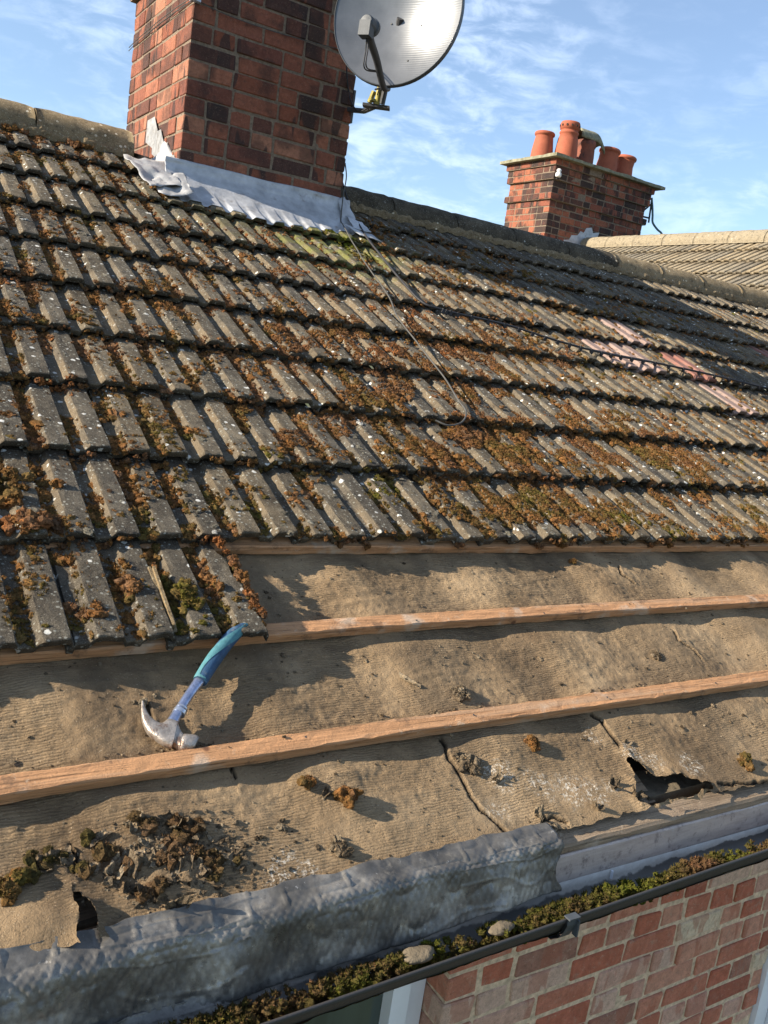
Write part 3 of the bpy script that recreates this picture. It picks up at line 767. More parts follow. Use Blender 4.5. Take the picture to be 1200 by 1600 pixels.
# ---- wrinkled lead strip dressed over the eaves
def lead_strip(x0, x1, name, prof, seed=0, mat='lead_quilt', zoff=0):
    nu = int((x1-x0)/.004); xs = np.linspace(x0, x1, nu)
    pr = smooth_path(prof, 12); nv = len(pr)
    X, K = np.meshgrid(xs, np.arange(nv), indexing='ij')
    Y = pr[K, 0]; Z = pr[K, 1]; t = K/(nv-1)
    T = np.gradient(pr, axis=0); T /= np.linalg.norm(T, axis=1)[:, None]; Nn = np.stack([T[:, 1], -T[:, 0]], -1)  # outward (-y)
    P = np.stack([X, Y, Z], -1)
    # folds running down the sheet
    ph = X*1.0 + .02*vnoise(P, 9, seed) + .03*t
    f = .0065*fbm(np.stack([ph, .22*t, 0*t], -1), 9, seed+1, 2) + .0060*(.25-np.sqrt(np.abs(vnoise(np.stack([ph*1.0, t*.25, 0*t], -1), 26, seed+2)))) 
    f = f*(.5+.7*t)
    # raised quilt pattern stamped in the sheet
    qa = .55 + .6*vnoise(P, 7, 13)
    q = .0019*(.5+.5*qa)*(np.sin(X*2*math.pi/.0150 + .7*vnoise(P, 22, 3))*np.sin(t*2*math.pi*7 + .7*vnoise(P, 20, 4)))
    q = q - .0045*np.clip(vnoise(np.stack([X, t*.10, 0*t], -1), 19, 44)-.45, 0, 1)*1.0
    lines = -.0034*np.exp(-(np.abs(np.mod(X+.05*t*.3+.010*vnoise(P, 9, 9), .062)-.031)/.0014)**2)*(.3+.7*(vnoise(P, 6, 2) > -.2)) - .0016*np.exp(-(np.abs(np.mod(t*4.5+.5*vnoise(P, 12, 6), 1)-.5)/.05)**2)*(vnoise(P, 8, 22) > 0)
    d = f + q*np.clip(t*3-.4, 0, 1) + lines + .0005*fbm(P, 40, 6, 2)
    Y = Y + Nn[K, 0]*d*-1; Z = Z - Nn[K, 1]*d*1.0
    # ragged ends and uneven top edge
    X = X + .012*fbm(np.stack([0*t, t*5, 0*t], -1), 1, seed, 3)*(np.exp(-(x1-X)/.01)+np.exp(-(X-x0)/.01))
    top = np.exp(-t/.06); Y = Y + top*.012*fbm(np.stack([X, 0*X, 0*X], -1), 14, 8, 3); 
    low = np.exp(-(1-t)/.06); Z = Z + low*.006*fbm(np.stack([X, 0*X, 0*X], -1), 9, 18, 3)
    Z = Z + zoff + (X-.3)*.042*t
    V = np.stack([X, Y, Z], -1).reshape(-1, 3)
    V2 = V + np.array([0, .0022, -.0018])
    g = grid_faces(nu, nv); mb = MB(); k = nu*nv
    rim = []
    i = np.arange(nv-1); rim += [np.stack([i, i+1, i+1+k, i+k], 1), np.stack([i+(nu-1)*nv, i+k+(nu-1)*nv, i+1+k+(nu-1)*nv, i+1+(nu-1)*nv], 1)]
    i = np.arange(nu-1)*nv; rim += [np.stack([i, i+k, i+nv+k, i+nv], 1), np.stack([i+nv-1, i+2*nv-1, i+2*nv-1+k, i+nv-1+k], 1)]
    mb.add(np.concatenate([V, V2]), [np.concatenate([g, g[:, ::-1]+k]+rim)])
    return mb.obj(name, M[mat], house, smooth=True)
def mat_lq():
    m = Mat('embossed_lead', .34, .4, .55)
    b = m.ramp(m.noise(9, 6, .7), [(.32, (.062, .058, .052)), (.5, (.135, .126, .112)), (.70, (.34, .315, .275))])
    b = m.mix(m.rng(m.noise(24, 5, .75), .55, .70, 0, .6), b, (.30, .26, .20))
    b = m.mix(m.rng(m.noise(60, 4, .8), .64, .72, 0, .5), b, (.55, .53, .49))
    b = m.mix(m.rng(m.noise(40, 5, .8), .56, .68, 0, .6), b, (.055, .052, .048))
    nb = m.bump(m.noise(150, 4, .7), .0006, .7)
    return m.out(b, nb, m.rng(m.noise(26, 4, .7), .3, .7, .24, .60))
M['lead_quilt'] = mat_lq()
LP = [(-.748, -.418), (-.768, -.4265), (-.785, -.4345), (-.7965, -.447), (-.802, -.470), (-.809, -.508), (-.818, -.546)]
o = lead_strip(-1.6, .752, 'eaves_flashing', LP, 3); o['label'] = 'wrinkled dark embossed lead strip turned down into the gutter'
LP2 = [(-.815, -.565), (-.825, -.59), (-.832, -.60), (-.845, -.604)]
lead_strip(-1.6, .035, 'eaves_flashing', [(-.806, -.54), (-.828, -.558), (-.846, -.570), (-.868, -.578)], 9)

# ------------------------------------------------------------------ bricks
_bs = np.array([[a, b, c] for a in (-1, 1) for b in (-1, 1) for c in (-1, 1)], float)
def brick_tpl():
    V = []; idx = {}
    for s_ in _bs:
        for ax in range(3):
            idx[(tuple(s_), ax)] = len(V); V.append((s_, ax))
    F4 = []; F3 = []
    for ax in range(3):
        o1, o2 = [k for k in range(3) if k != ax]
        for sg in (-1, 1):
            q = []
            for (p, r) in ((-1, -1), (1, -1), (1, 1), (-1, 1)):
                c = [0, 0, 0]; c[ax] = sg; c[o1] = p; c[o2] = r; q.append(idx[(tuple(map(float, c)), ax)])
            F4.append(q if (sg > 0) == (ax != 1) else q[::-1])
    for ax in range(3):          # edges along ax
        o1, o2 = [k for k in range(3) if k != ax]
        for p in (-1, 1):
            for r in (-1, 1):
                c0 = [0, 0, 0]; c0[ax] = -1; c0[o1] = p; c0[o2] = r; c1 = list(c0); c1[ax] = 1
                c0 = tuple(map(float, c0)); c1 = tuple(map(float, c1))
                F4.append([idx[(c0, o1)], idx[(c1, o1)], idx[(c1, o2)], idx[(c0, o2)]])
    for s_ in _bs: F3.append([idx[(tuple(s_), k)] for k in range(3)])
    S_ = np.array([v[0] for v in V]); A_ = np.array([v[1] for v in V])
    return S_, A_, np.array(F4), np.array(F3)
BS, BA, BF4, BF3 = brick_tpl()
def brick(mb, c, d, ch=.0028, jit=.0008):
    """c centre, d full sizes (axis aligned)"""
    d = np.asarray(d)/2
    V = BS*(d-ch); V[np.arange(24), BA] = BS[np.arange(24), BA]*d[BA]
    cj = rng.normal(0, jit, (8, 3)); V = V + np.repeat(cj, 3, 0)
    V = V + np.asarray(c); mb.add(V, [BF4, BF3])
def run(W, L=.225, Hh=.108, j=.011, odd=0, mixp=.15):
    """brick lengths along a run of width W (Flemish-like, irregular)"""
    out = []; x = 0; k = odd
    if odd: out.append((0, Hh)); x = Hh+j; k = 0
    while x < W-.03:
        l = L if k % 2 == 0 else Hh
        if rng.random() < mixp: l = L if l == Hh else Hh
        l = l*rng.uniform(.93, 1.04)
        if W-(x+l) < .06: l = W-x
        l = min(l, W-x); out.append((x, l)); x += l+j; k += 1
    return out
def stack(mb, core, X0, X1, Y0, Y1, z0, ncs, hc=.08, ex=lambda i: 0.0, L=.225, j=.0105, dp=.1, miss=None):
    for i in range(ncs):
        e = ex(i); a, b, c_, d_ = X0-e, X1+e, Y0-e, Y1+e; z = z0 + hc*(i+.5); hb = hc-j
        full = i % 2 == 0
        for (yy, sg) in ((c_, 1), (d_, -1)):
            A, B = (a, b) if full else (a+dp+j, b-dp-j)
            for (x, l) in run(B-A, L, L*.48, j, odd=i % 2):
                p = rng.normal(0, .0022); brick(mb, (A+x+l/2, yy+sg*(dp/2)+p, z+rng.normal(0, .0015)), (l, dp, hb+rng.normal(0, .0018)), .0045, .0015)
        for (xx, sg) in ((a, 1), (b, -1)):
            A, B = (c_, d_) if not full else (c_+dp+j, d_-dp-j)
            for (y, l) in run(B-A, L, L*.48, j, odd=(i+1) % 2):
                p = rng.normal(0, .0012); brick(mb, (xx+sg*(dp/2)+p, A+y+l/2, z+rng.normal(0, .0008)), (dp, l, hb+rng.normal(0, .001)))
        r_ = .0045; core.box(((a+b)/2, (c_+d_)/2, z0+hc*(i+.5)), (b-a-2*r_, d_-c_-2*r_, hc-.0005))

mb, core = MB(), MB()
stack(mb, core, CH0, CH1, CHY0, CHY1, 1.03, 16, .08, ex=lambda i: 0 if i < 14 else .03*(i-13))

chim = mb.obj('chimney', M['brick'], house); core.obj('chimney_mortar', M['mortar'], chim)
mb = MB(); mb.box(((CH0+CH1)/2, (CHY0+CHY1)/2, 2.335), (1.06, 1.20, .05), None, .006); mb.obj('chimney_cap', M['capstone'], chim)


# front apron flashing: upstand with a turned foot, then sheet following the tile ribs
def sheet(mb, fn, nu, nv, th=.002, nrm=(0, -.43, .9)):
    U, W_ = np.meshgrid(np.linspace(0, 1, nu), np.linspace(0, 1, nv), indexing='ij')
    V = fn(U, W_).reshape(-1, 3); k = nu*nv; V2 = V - np.array(nrm)*th
    g = grid_faces(nu, nv); i = np.arange(nv-1); q = [np.stack([i, i+1, i+1+k, i+k], 1), np.stack([i+(nu-1)*nv, i+k+(nu-1)*nv, i+1+k+(nu-1)*nv, i+1+(nu-1)*nv], 1)]
    i = np.arange(nu-1)*nv; q += [np.stack([i, i+k, i+nv+k, i+nv], 1), np.stack([i+nv-1, i+2*nv-1, i+2*nv-1+k, i+nv-1+k], 1)]
    mb.add(np.concatenate([V, V2]), [np.concatenate([g, g[:, ::-1]+k]+q)])
def surf_h(X, S):      # top of the tiles
    c = np.floor(S/G); f = S-c*G
    return prof_h(np.mod(X, .1)) - f*.031/G
mb = MB()
def apron(U, T):
    X = .775 + U*1.0
    bot = 2.345 + .035*np.sin(X*9) + .012*vnoise(np.stack([X, 0*X, 0*X], -1), 14, 3) + .10*np.clip((X-1.55)/.2, 0, 1)
    zt = 1.222 + .004*vnoise(np.stack([X, 0*X, 0*X], -1), 6, 4)
    t1 = np.clip(T/.42, 0, 1); t2 = np.clip((T-.42)/.58, 0, 1)
    P1 = np.stack([X, 2.372 - .012*t1 - .02*t1**6, zt - (zt-1.150)*t1], -1)
    S = 2.60 - (2.60-bot)*t2
    Hh = .035*(1-t2)**2.5 + .004 + (t2**3)*(prof_h(np.mod(X, .1))) + .006*(1-t2) + .003*np.sin(t2*3.1)*fbm(np.stack([X, S, 0*X], -1), 8, 9, 3) - np.clip((S-G*7)/G, 0, 1)*.026 - np.clip((G*7-S)*300, 0, 1)*.0
    P2 = R(X, S, Hh)
    m_ = (T > .42)[..., None]; P = np.where(m_, P2, P1)
    P[..., 1] -= .004*fbm(np.stack([X, T, 0*X], -1), 9, 5, 3)
    return P
sheet(mb, apron, 200, 34, .002)
fl = mb.obj('flashing', M['lead_f'] if 'lead_f' in M else M['lead'], chim, smooth=True)
# corner wrap, stepped pieces on the left face and crumpled soakers
mb = MB()
def rag(mb, pts, seed, amp=.012, th=.002, n=(18, 14), bias=0):
    """crumpled patch over 4 corner points"""
    p = np.array(pts, float)
    def fn(U, T):
        B = (1-U)[..., None]*(1-T)[..., None]*p[0] + U[..., None]*(1-T)[..., None]*p[1] + U[..., None]*T[..., None]*p[2] + (1-U)[..., None]*T[..., None]*p[3]
        nn = np.cross(p[1]-p[0], p[3]-p[0]); nn = nn/np.linalg.norm(nn)
        d = amp*fbm(B, 11, seed, 4) + amp*.5*np.abs(vnoise(B, 28, seed+3))
        ed = amp*.9*(fbm(B+5, 16, seed+7, 2))[..., None]*np.array([1, .4, .3])*((np.abs(U-.5) > .46) | (np.abs(T-.5) > .46))[..., None]
        return B + nn*(d[..., None]+bias) + ed
    sheet(mb, fn, n[0], n[1], th, (0, -.3, .9))
rag(mb, [R(.60, 2.70, .03), R(.80, 2.71, .035), R(.82, 2.44, .03), R(.665, 2.40, .012)], 1, .016)
rag(mb, [R(.68, 2.50, .02), R(.86, 2.60, .06), R(.845, 2.36, .02), R(.70, 2.335, .012)], 2, .016)
rag(mb, [(.755, 2.62, 1.215), (.838, 2.60, 1.33), (.838, 2.39, 1.20), (.76, 2.36, 1.10)], 4, .012)
cornr = mb.obj('flashing', M['lead_bright'], chim, smooth=True)
for i in range(4):      # steps climbing the sunlit side of the stack
    y0 = 2.375 + .125*i; z0 = 1.07 + .0745*i
    mb = MB()
    top = z0 + .155
    pts = [(y0, z0), (y0+.20, z0+.07), (y0+.20, top+.02), (y0+.075, top+.02), (y0+.01, top-.045)]
    a = np.array([(.8385 - .0007*i, y, z) for y, z in pts]); b = a + np.array([.002, 0, 0])
    a = a + rng.normal(0, .002, a.shape)*np.array([.3, 1, 1]); n_ = 5
    mb.add(np.concatenate([a, b]), [tuple(range(n_)), tuple(range(2*n_-1, n_-1, -1))] + [(q, (q+1) % n_, (q+1) % n_+n_, q+n_) for q in range(n_)])
    mb.obj('step_flashing', M['lead_dull'], chim)
# crumpled end on the right corner
mb = MB()
rag(mb, [(1.70, 2.366, 1.215), (1.745, 2.38, 1.235), (1.80, 2.33, 1.13), (1.715, 2.30, 1.09)], 8, .008)
rag(mb, [R(1.73, 2.58, .022), R(1.82, 2.55, .015), R(1.82, 2.43, .010), R(1.72, 2.44, .014)], 9, .009)
rag(mb, [R(1.68, 2.48, .010), R(1.83, 2.44, .008), R(1.86, 2.35, .004), R(1.73, 2.37, .006)], 10, .008)
mb.obj('flashing', M['lead'], chim, smooth=True)

# ---- front wall, reveal, windows
ZW = -.64
mb, core = MB(), MB()
WIN = [(-.45, .742, -1.95, ZW), (2.08, 3.2, -2.3, -1.0)]
hc = .073
for i in range(68):
    zt = ZW - hc*i - hc/2
    segs = [(-1.7, 6.3)]
    for (a, b, z0, z1) in WIN:
        if z0 < zt < z1: segs = [q for s_ in segs for q in ((s_[0], min(s_[1], a)), (max(s_[0], b), s_[1])) if q[1]-q[0] > .05 and (q[0] >= s_[0])]
    for (A, B) in segs:
        for (x, l) in run(B-A, .20, .096, .012, odd=(i+1) % 2, mixp=.45):
            if i > 26 and (A+x) > 3: pass
            brick(mb, (A+x+l/2, -.50+rng.normal(0, .0009), zt+rng.normal(0, .001)), (l, .10, hc-.013+rng.normal(0, .0012)), .0035, .0019)
        core.box(((A+B)/2, -.4985, zt), (B-A-.009, .094, hc-.0004))
wall = mb.obj('wall', M['brick_wall'], house); core.obj('wall_mortar', M['mortar_grey'], wall)
mb = MB(); mb.box((2.3, .56, -3.1), (7.96, 1.9, 4.9)); mb.obj('interior_shade_block', M['dark'], house)
mb = MB(); mb.box((-1.71, 2.4, -2.85), (.02, 5.9, 5.3)); mb.box((2.3, 5.4, -2.8), (8, .02, 5.3)); mb.obj('party_wall', M['render'], house)

def window(x0, x1, z0, z1, y, fw=.055):
    fr = MB()
    fr.box((x1-fw/2, y, (z0+z1)/2), (fw, .06, z1-z0)); fr.box((x0+fw/2, y, (z0+z1)/2), (fw, .06, z1-z0))
    fr.box(((x0+x1)/2, y, z0+fw/2), (x1-x0-2*fw-.0004, .058, fw)); fr.box(((x0+x1)/2, y, z1-fw/2), (x1-x0-2*fw-.0004, .058, fw))
    f = fr.obj('window', M['upvc'], house)
    s = MB(); a, b, c_, d_ = x0+fw+.004, x1-fw-.004, z0+fw+.004, z1-fw-.004; sw = .05
    for (cx, cz, dx, dz) in ((a+sw/2, (c_+d_)/2, sw, d_-c_), (b-sw/2, (c_+d_)/2, sw, d_-c_), ((a+b)/2, c_+sw/2, b-a-2*sw-.0004, sw), ((a+b)/2, d_-sw/2, b-a-2*sw-.0004, sw)):
        s.box((cx, y-.022, cz), (dx, .055, dz))
    s.obj('sash', M['upvc'], f)
    g = MB(); g.box(((a+b)/2, y-.01, (c_+d_)/2), (b-a-2*sw+.02, .006, d_-c_-2*sw+.02)); g.obj('pane', M['glass'], f)
    return f
window(-.45, .739, -1.95, -.70, -.445)
window(2.083, 3.2, -2.3, -1.0, -.53, .06)

# ------------------------------------------------------------------ NEIGHBOURING HOUSE
T2 = math.radians(30)
RX, RZ = 7.72, 2.20
nb = thing('neighbouring_house', 'further house with a pale ribbed tile roof and a tall pot topped chimney', 'house', (7.7, 4, -5.6))
def RN(x, s, h):       # x runs toward -Y, s up the slope toward +X, measured down from the ridge
    x, s, h = np.broadcast_arrays(np.asarray(x, float), np.asarray(s, float), np.asarray(h, float))
    return np.stack([RX + s*math.cos(T2) - h*math.sin(T2), -x, RZ - .02 + s*math.sin(T2) + h*math.cos(T2)], -1)
def RN2(x, s, h):
    P = RN(x, s, h); P = np.array(P); P[..., 0] = 2*RX-P[..., 0]; P[..., 1] = -14-P[..., 1]*1; P[..., 1] = P[..., 1]+22; return P
mb = MB()
for c in range(12):
    s0 = -.30 - G*c - .02
    for j in range(-46, 8):
        x1 = .2*j
        P = RN(x1-.1, s0, 0); zo = (5.4-P[1] if P[1] > 2.70 else P[1])*math.tan(TH)
        if P[2] < zo - .25: continue
        if c > 8 and P[1] > 2: continue
        tile_mesh(mb, x1, s0, RN, ns=3, seed=c*13+j, rough=.8, L=.385 if c else .31)
mb.obj('roof_covering', M['tile_far'], nb)
mb = MB()
for c in range(8):
    for j in range(-46, 8): 
        if j % 1 == 0: tile_mesh(mb, .2*j, -.30-G*c-.02, lambda x, s, h: (lambda P: np.stack([2*RX-P[..., 0], -P[..., 1]+7.6-.0, P[..., 2]], -1))(RN(x, s, h)), ns=2, seed=c*3+j, rough=0)
mb.obj('roof_covering', M['tile_far'], nb)
y = -1.3
def flipn(P):   # ridge along Y instead of X
    return np.stack([RX + (P[..., 1]-2.70), P[..., 0], P[..., 2]-1.225+RZ-.06], -1)
k = 0
while y < 9.0:
    if not (6.94 < y+.2 < 7.8):
        yb = y+.452
        if y < 6.94 < yb: yb = 6.935
        o = ridge_tile(y, yb, .115, mat='ridge', par=nb, flip=flipn, seed=60+k)
        o.data.materials.clear(); o.data.materials.append(M['tile_far'])
    y += .457; k += 1
mb = MB(); mb.box((8.0, 3.8, -2.45), (3.4, 10.0, 6.0)); mb.obj('wall', M['brick_wall'], nb)

X0, X1, Y0, Y1 = 7.012, 8.69, 6.943, 7.80
mb, core = MB(), MB()
z0 = 1.47
def ex2(i):
    n = 20
    if i == 14: return .035
    if i == n-1: return .06
    if i in (n-2, n-3): return .035
    return 0.0
stack(mb, core, X0, X1, Y0, Y1, z0, 20, .0805, ex=ex2, L=.225)
ch2 = mb.obj('chimney', M['brick_dark'], nb); core.obj('chimney_mortar', M['mortar'], ch2)
ztop = z0 + 20*.0805
xs = np.linspace(X0-.13, X1+.17, 30); ys = np.linspace(Y0-.13, Y1+.13, 14)
X, Y = np.meshgrid(xs, ys, indexing='ij'); P = np.stack([X, Y, 0*X], -1)
hump = .07*np.clip(1-np.maximum(np.abs(X-(X0+X1)/2)/(.98), np.abs(Y-(Y0+Y1)/2)/.56), 0, 1)
Zt = ztop + .036 + hump + .006*fbm(P, 14, 3, 3); Zb = ztop + 0*X + .0005
k_ = X.size; g = grid_faces(30, 14)
edge = (np.abs(np.arange(30)[:, None]-14.5) > 14) | (np.abs(np.arange(14)[None]-6.5) > 6)
jx = np.where(edge, .012*fbm(P, 9, 5, 3), 0)
V = np.concatenate([np.stack([X+jx, Y+jx, Zt], -1).reshape(-1, 3), np.stack([X+jx, Y+jx, Zb], -1).reshape(-1, 3)])
def rimq(nu, nv, k):
    i = np.arange(nv-1); q = [np.stack([i, i+1, i+1+k, i+k], 1), np.stack([i+(nu-1)*nv, i+k+(nu-1)*nv, i+1+k+(nu-1)*nv, i+1+(nu-1)*nv], 1)]
    i = np.arange(nu-1)*nv; q += [np.stack([i, i+k, i+nv+k, i+nv], 1), np.stack([i+nv-1, i+2*nv-1, i+2*nv-1+k, i+nv-1+k], 1)]
    return np.concatenate(q)
mb = MB(); mb.add(V, [np.concatenate([g, g[:, ::-1]+k_, rimq(30, 14, k_)])]); mb.obj('chimney_cap', M['capstone'], ch2)
# five pots
zp = ztop + .05
def rot_tilt(ax, ay): return np.array(Matrix.Rotation(ax, 3, 'X') @ Matrix.Rotation(ay, 3, 'Y'))
def pot(x, y, h, rb, rt, kind, tilt=(0, 0), z=None):
    mb = MB(); z = zp if z is None else z
    if kind == 'bell':      # wide foot, narrowing, rolled rim
        pr = [(rb, -.03), (rb, .0), (rb*.99, h*.15), (rb*.95, h*.4), (rb*.86, h*.65), (rt*1.0, h*.84), (rt*1.02, h*.87), (rt*1.13, h*.89), (rt*1.16, h*.93), (rt*1.14, h*.97), (rt*1.04, h), (rt*.88, h), (rt*.82, h*.9), (rt*.8, h*.3)]
    elif kind == 'tall':
        pr = [(rb, -.03), (rb, .0), (rb*.97, h*.3), (rb*.86, h*.6), (rt*1.0, h*.70), (rt*1.10, h*.72), (rt*1.12, h*.76), (rt*1.0, h*.78), (rt*1.0, h*.82), (rt*1.12, h*.83), (rt*1.14, h*.96), (rt*1.05, h), (rt*.88, h), (rt*.8, h*.8), (rt*.8, h*.3)]
    else:
        pr = [(rb, -.03), (rb, .0), (rb*.96, h*.5), (rb*.9, h*.8), (rb*.98, h*.84), (rb*.98, h*.9), (rt, h), (rt*.85, h), (rt*.8, h*.3)]
    lathe(mb, pr, (x, y, z), 30, rot_tilt(*tilt))
    o = mb.obj('chimney_pot', M['pot_dark' if kind == 'cowl' else 'pot'], ch2, smooth=True)
    return o
yc = (Y0+Y1)/2
pot(7.19, yc+.10, .37, .145, .115, 'bell')['label'] = 'leftmost plain terracotta pot'
p2 = pot(7.42, yc-.10, .52, .150, .112, 'tall'); p2['label'] = 'tall pot with a pierced collar'
for a in range(12):       # dark blocks as vent holes round the collar, their shade painted in
    mb = MB(); an = a/12*2*math.pi; mb.box((7.42+.1265*math.cos(an), yc-.10+.1265*math.sin(an), zp+.52*.90), (.018, .018, .022), np.array(Matrix.Rotation(an, 3, 'Z'))); mb.obj('vent_hole_shade', M['dark'], ch2)
p3 = pot(7.83, yc+.0, .40, .135, .125, 'cowl'); p3['label'] = 'sooty pot under a mossy hooded cowl'
# hooded cowl: half-pipe roof over the pot
mb = MB(); n, m_ = 16, 12
th = np.linspace(-.15, math.pi+.15, n); ax = np.linspace(-.20, .24, m_)
T, A = np.meshgrid(th, ax, indexing='ij'); Pn = np.stack([A, np.cos(T), np.sin(T)], -1)
rr = .125 + .008*fbm(Pn, 6, 3, 3)
droop = -.12*np.clip((A-.08)/.16, 0, 1)**2
o1 = np.stack([7.83+A, yc+rr*np.cos(T), zp+.40+rr*.95*np.sin(T)+droop+.015], -1); o2 = np.stack([7.83+A, yc+(rr-.02)*np.cos(T), zp+.40+(rr-.02)*.95*np.sin(T)+droop+.015], -1)
k_ = n*m_; g = grid_faces(n, m_); mb.add(np.concatenate([o1.reshape(-1, 3), o2.reshape(-1, 3)]), [np.concatenate([g, g[:, ::-1]+k_, rimq(n, m_, k_)])])
mb.obj('chimney_cowl', M['capstone'], ch2, smooth=True)
pot(8.24, yc+.0, .40, .150, .128, 'bell', (0, .09))['label'] = 'fourth pot leaning slightly to the right'
pot(8.59, yc+.02, .38, .135, .125, 'bell', (0, .07))['label'] = 'rightmost pot with a grey rim'
# stepped lead where the ridge meets the stack
mb = MB()
pts = [(7.38, 2.06), (7.90, 2.28), (7.93, 2.39), (7.82, 2.36), (7.78, 2.425), (7.69, 2.40), (7.66, 2.335), (7.60, 2.345), (7.56, 2.285), (7.46, 2.27), (7.43, 2.21), (7.34, 2.19)]
a = np.array([(x, Y0-.006, z-.03) for x, z in pts]); b = a + np.array([0, .003, 0]); n_ = len(pts)
mb.add(np.concatenate([a, b]), [tuple(range(n_)), tuple(range(2*n_-1, n_-1, -1))] + [(q, q+n_, (q+1) % n_+n_, (q+1) % n_) for q in range(n_)])
mb.obj('step_flashing', M['lead'], ch2)

# ------------------------------------------------------------------ INSULATOR, CABLES
ins = thing('insulator', 'small white ceramic insulator on the corner of the far chimney', 'insulator', (X0+.03, Y0-.03, 3.02))
mb = MB(); lathe(mb, [(0, .055), (.012, .055), (.028, .045), (.03, .03), (.02, .02), (.036, .0), (.038, -.03), (.03, -.045), (0, -.045)], (X0+.0, Y0-.075, 2.90), 16); mb.obj('body', M['porcelain'], ins, smooth=True)
mb = MB(); tube(mb, [(X0+.0, Y0-.075, 2.86), (X0+.0, Y0-.06, 2.84), (X0+.0, Y0+.02, 2.84)], .006); mb.obj('hook', M['black_plastic'], ins)

ab = thing('wall_bracket', 'thin iron bracket with a hanging green drop cable on the right of the far chimney', 'bracket', (8.69, 7.0, 2.85))
mb = MB()
for (z1_, z2_) in ((2.80, 2.90), (2.72, 2.72)):
    tube(mb, smooth_path([(8.66, 7.02, z1_), (8.72, 7.0, z1_), (8.82, 6.98, z2_)]), .012)
tube(mb, [(8.82, 6.98, 2.97), (8.84, 6.98, 2.66)], .012); mb.obj('bracket_arm', M['cable_black'], ab)
mb = MB(); tube(mb, smooth_path([(8.80, 6.97, 2.98), (8.85, 6.97, 2.86), (8.87, 6.96, 2.76), (8.90, 6.96, 2.67), (9.0, 6.95, 2.60), (9.10, 6.95, 2.56), (9.14, 6.95, 2.46), (9.18, 6.95, 2.2), (9.2, 6.95, 1.7)]), .014); mb.obj('drop_cable', M['verdigris'], ab, smooth=True)
mb = MB(); mb.box((8.71, 7.05, 2.42), (.08, .10, .07), None, .004); mb.obj('junction_box', M['black_plastic'], ab)

def on_tiles(P, up=.006):
    return np.array([R(x, s, float(surf_h(np.array(x), np.array(s)))*0 + up) for x, s in P])
ca = [(1.700, 2.56), (1.673, 2.469), (1.62, 2.20), (1.575, 1.91), (1.545, 1.63), (1.486, 1.41), (1.47, 1.192), (1.455, .94), (1.428, .77), (1.415, .68), (1.353, .605), (1.277, .575), (1.235, .60)]
P = np.concatenate([np.array([(1.725, 2.385, 1.40), (1.735, 2.37, 1.33), (1.722, 2.352, 1.24)]), on_tiles(ca, .010)])
P = smooth_path(P, 10); P = P + .0025*np.stack([vnoise(P, 9, 1), vnoise(P, 9, 2), .5*vnoise(P, 9, 3)], -1)
mb = MB(); tube(mb, P, .0033, 8)
o = mb.obj('grey_cable', M['cable_grey'], None, smooth=True); tag(o, 'loose grey cable from the chimney foot curling to a hook on the mossy tiles', 'cable')
cb = [(1.80, 2.62), (1.79, 2.527), (1.752, 2.32), (1.735, 2.13), (1.712, 1.83), (1.718, 1.62), (1.80, 1.575), (1.884, 1.56), (2.168, 1.525), (2.392, 1.45), (2.606, 1.40), (2.818, 1.38), (3.102, 1.37), (3.472, 1.335), (3.852, 1.28), (4.4, 1.2), (4.6, 1.16)]
P = np.concatenate([np.array([(1.73, 2.45, 1.36)]), on_tiles(cb, .013)]); P = smooth_path(P, 10)
cbo = thing('black_cable', 'long black cable with clips running right across the tiles past the pink ones', 'cable', tuple(R(1.72, 1.62, .02)))
mb = MB(); tube(mb, P, .0052, 8); mb.obj('cable_sheath', M['cable_black'], cbo, smooth=True)
for i in range(int(len(P)*.42), len(P)-2, 3):
    mb = MB(); p = P[i]; mb.box(p - np.array([0, .002, .006]), (.018, .007, .020), np.array(Matrix.Rotation(.5, 3, 'Y')), .001); mb.obj('cable_clip', M['cable_black'], cbo)
# second strand alongside
mb = MB(); Q = P[60:] + np.array([0, .012, .004]) + .004*np.stack([0*P[60:, 0], vnoise(P[60:], 5, 4), vnoise(P[60:], 5, 5)], -1); tube(mb, Q, .003, 6); mb.obj('cable_sheath', M['cable_black'], cbo)

wr = thing('aerial_wire', 'two thin wires stretched round the sunlit side of the near chimney', 'wire', (.84, 2.4, 1.93))
for dz in (0, -.017):
    mb = MB(); tube(mb, [(.836, 2.37, 1.925+dz), (.834, 2.6, 1.935+dz), (.834, 2.9, 1.938+dz), (.834, 3.3, 1.93+dz), (.838, 3.45, 1.925+dz)], .0022, 6); mb.obj('wire', M['cable_grey'], wr)
mb = MB(); tube(mb, smooth_path([(.85, 2.366, 1.92), (1.0, 2.366, 1.90), (1.3, 2.366, 1.90), (1.75, 2.366, 1.93)]), .002, 6); mb.obj('wire', M['cable_grey'], wr)
mb = MB(); mb.box((.848, 2.366, 1.965), (.045, .030, .11), None, .002); mb.box((.850, 2.350, 1.935), (.035, .012, .03)); o = mb.obj('corner_clip', M['clip_blue'], wr)

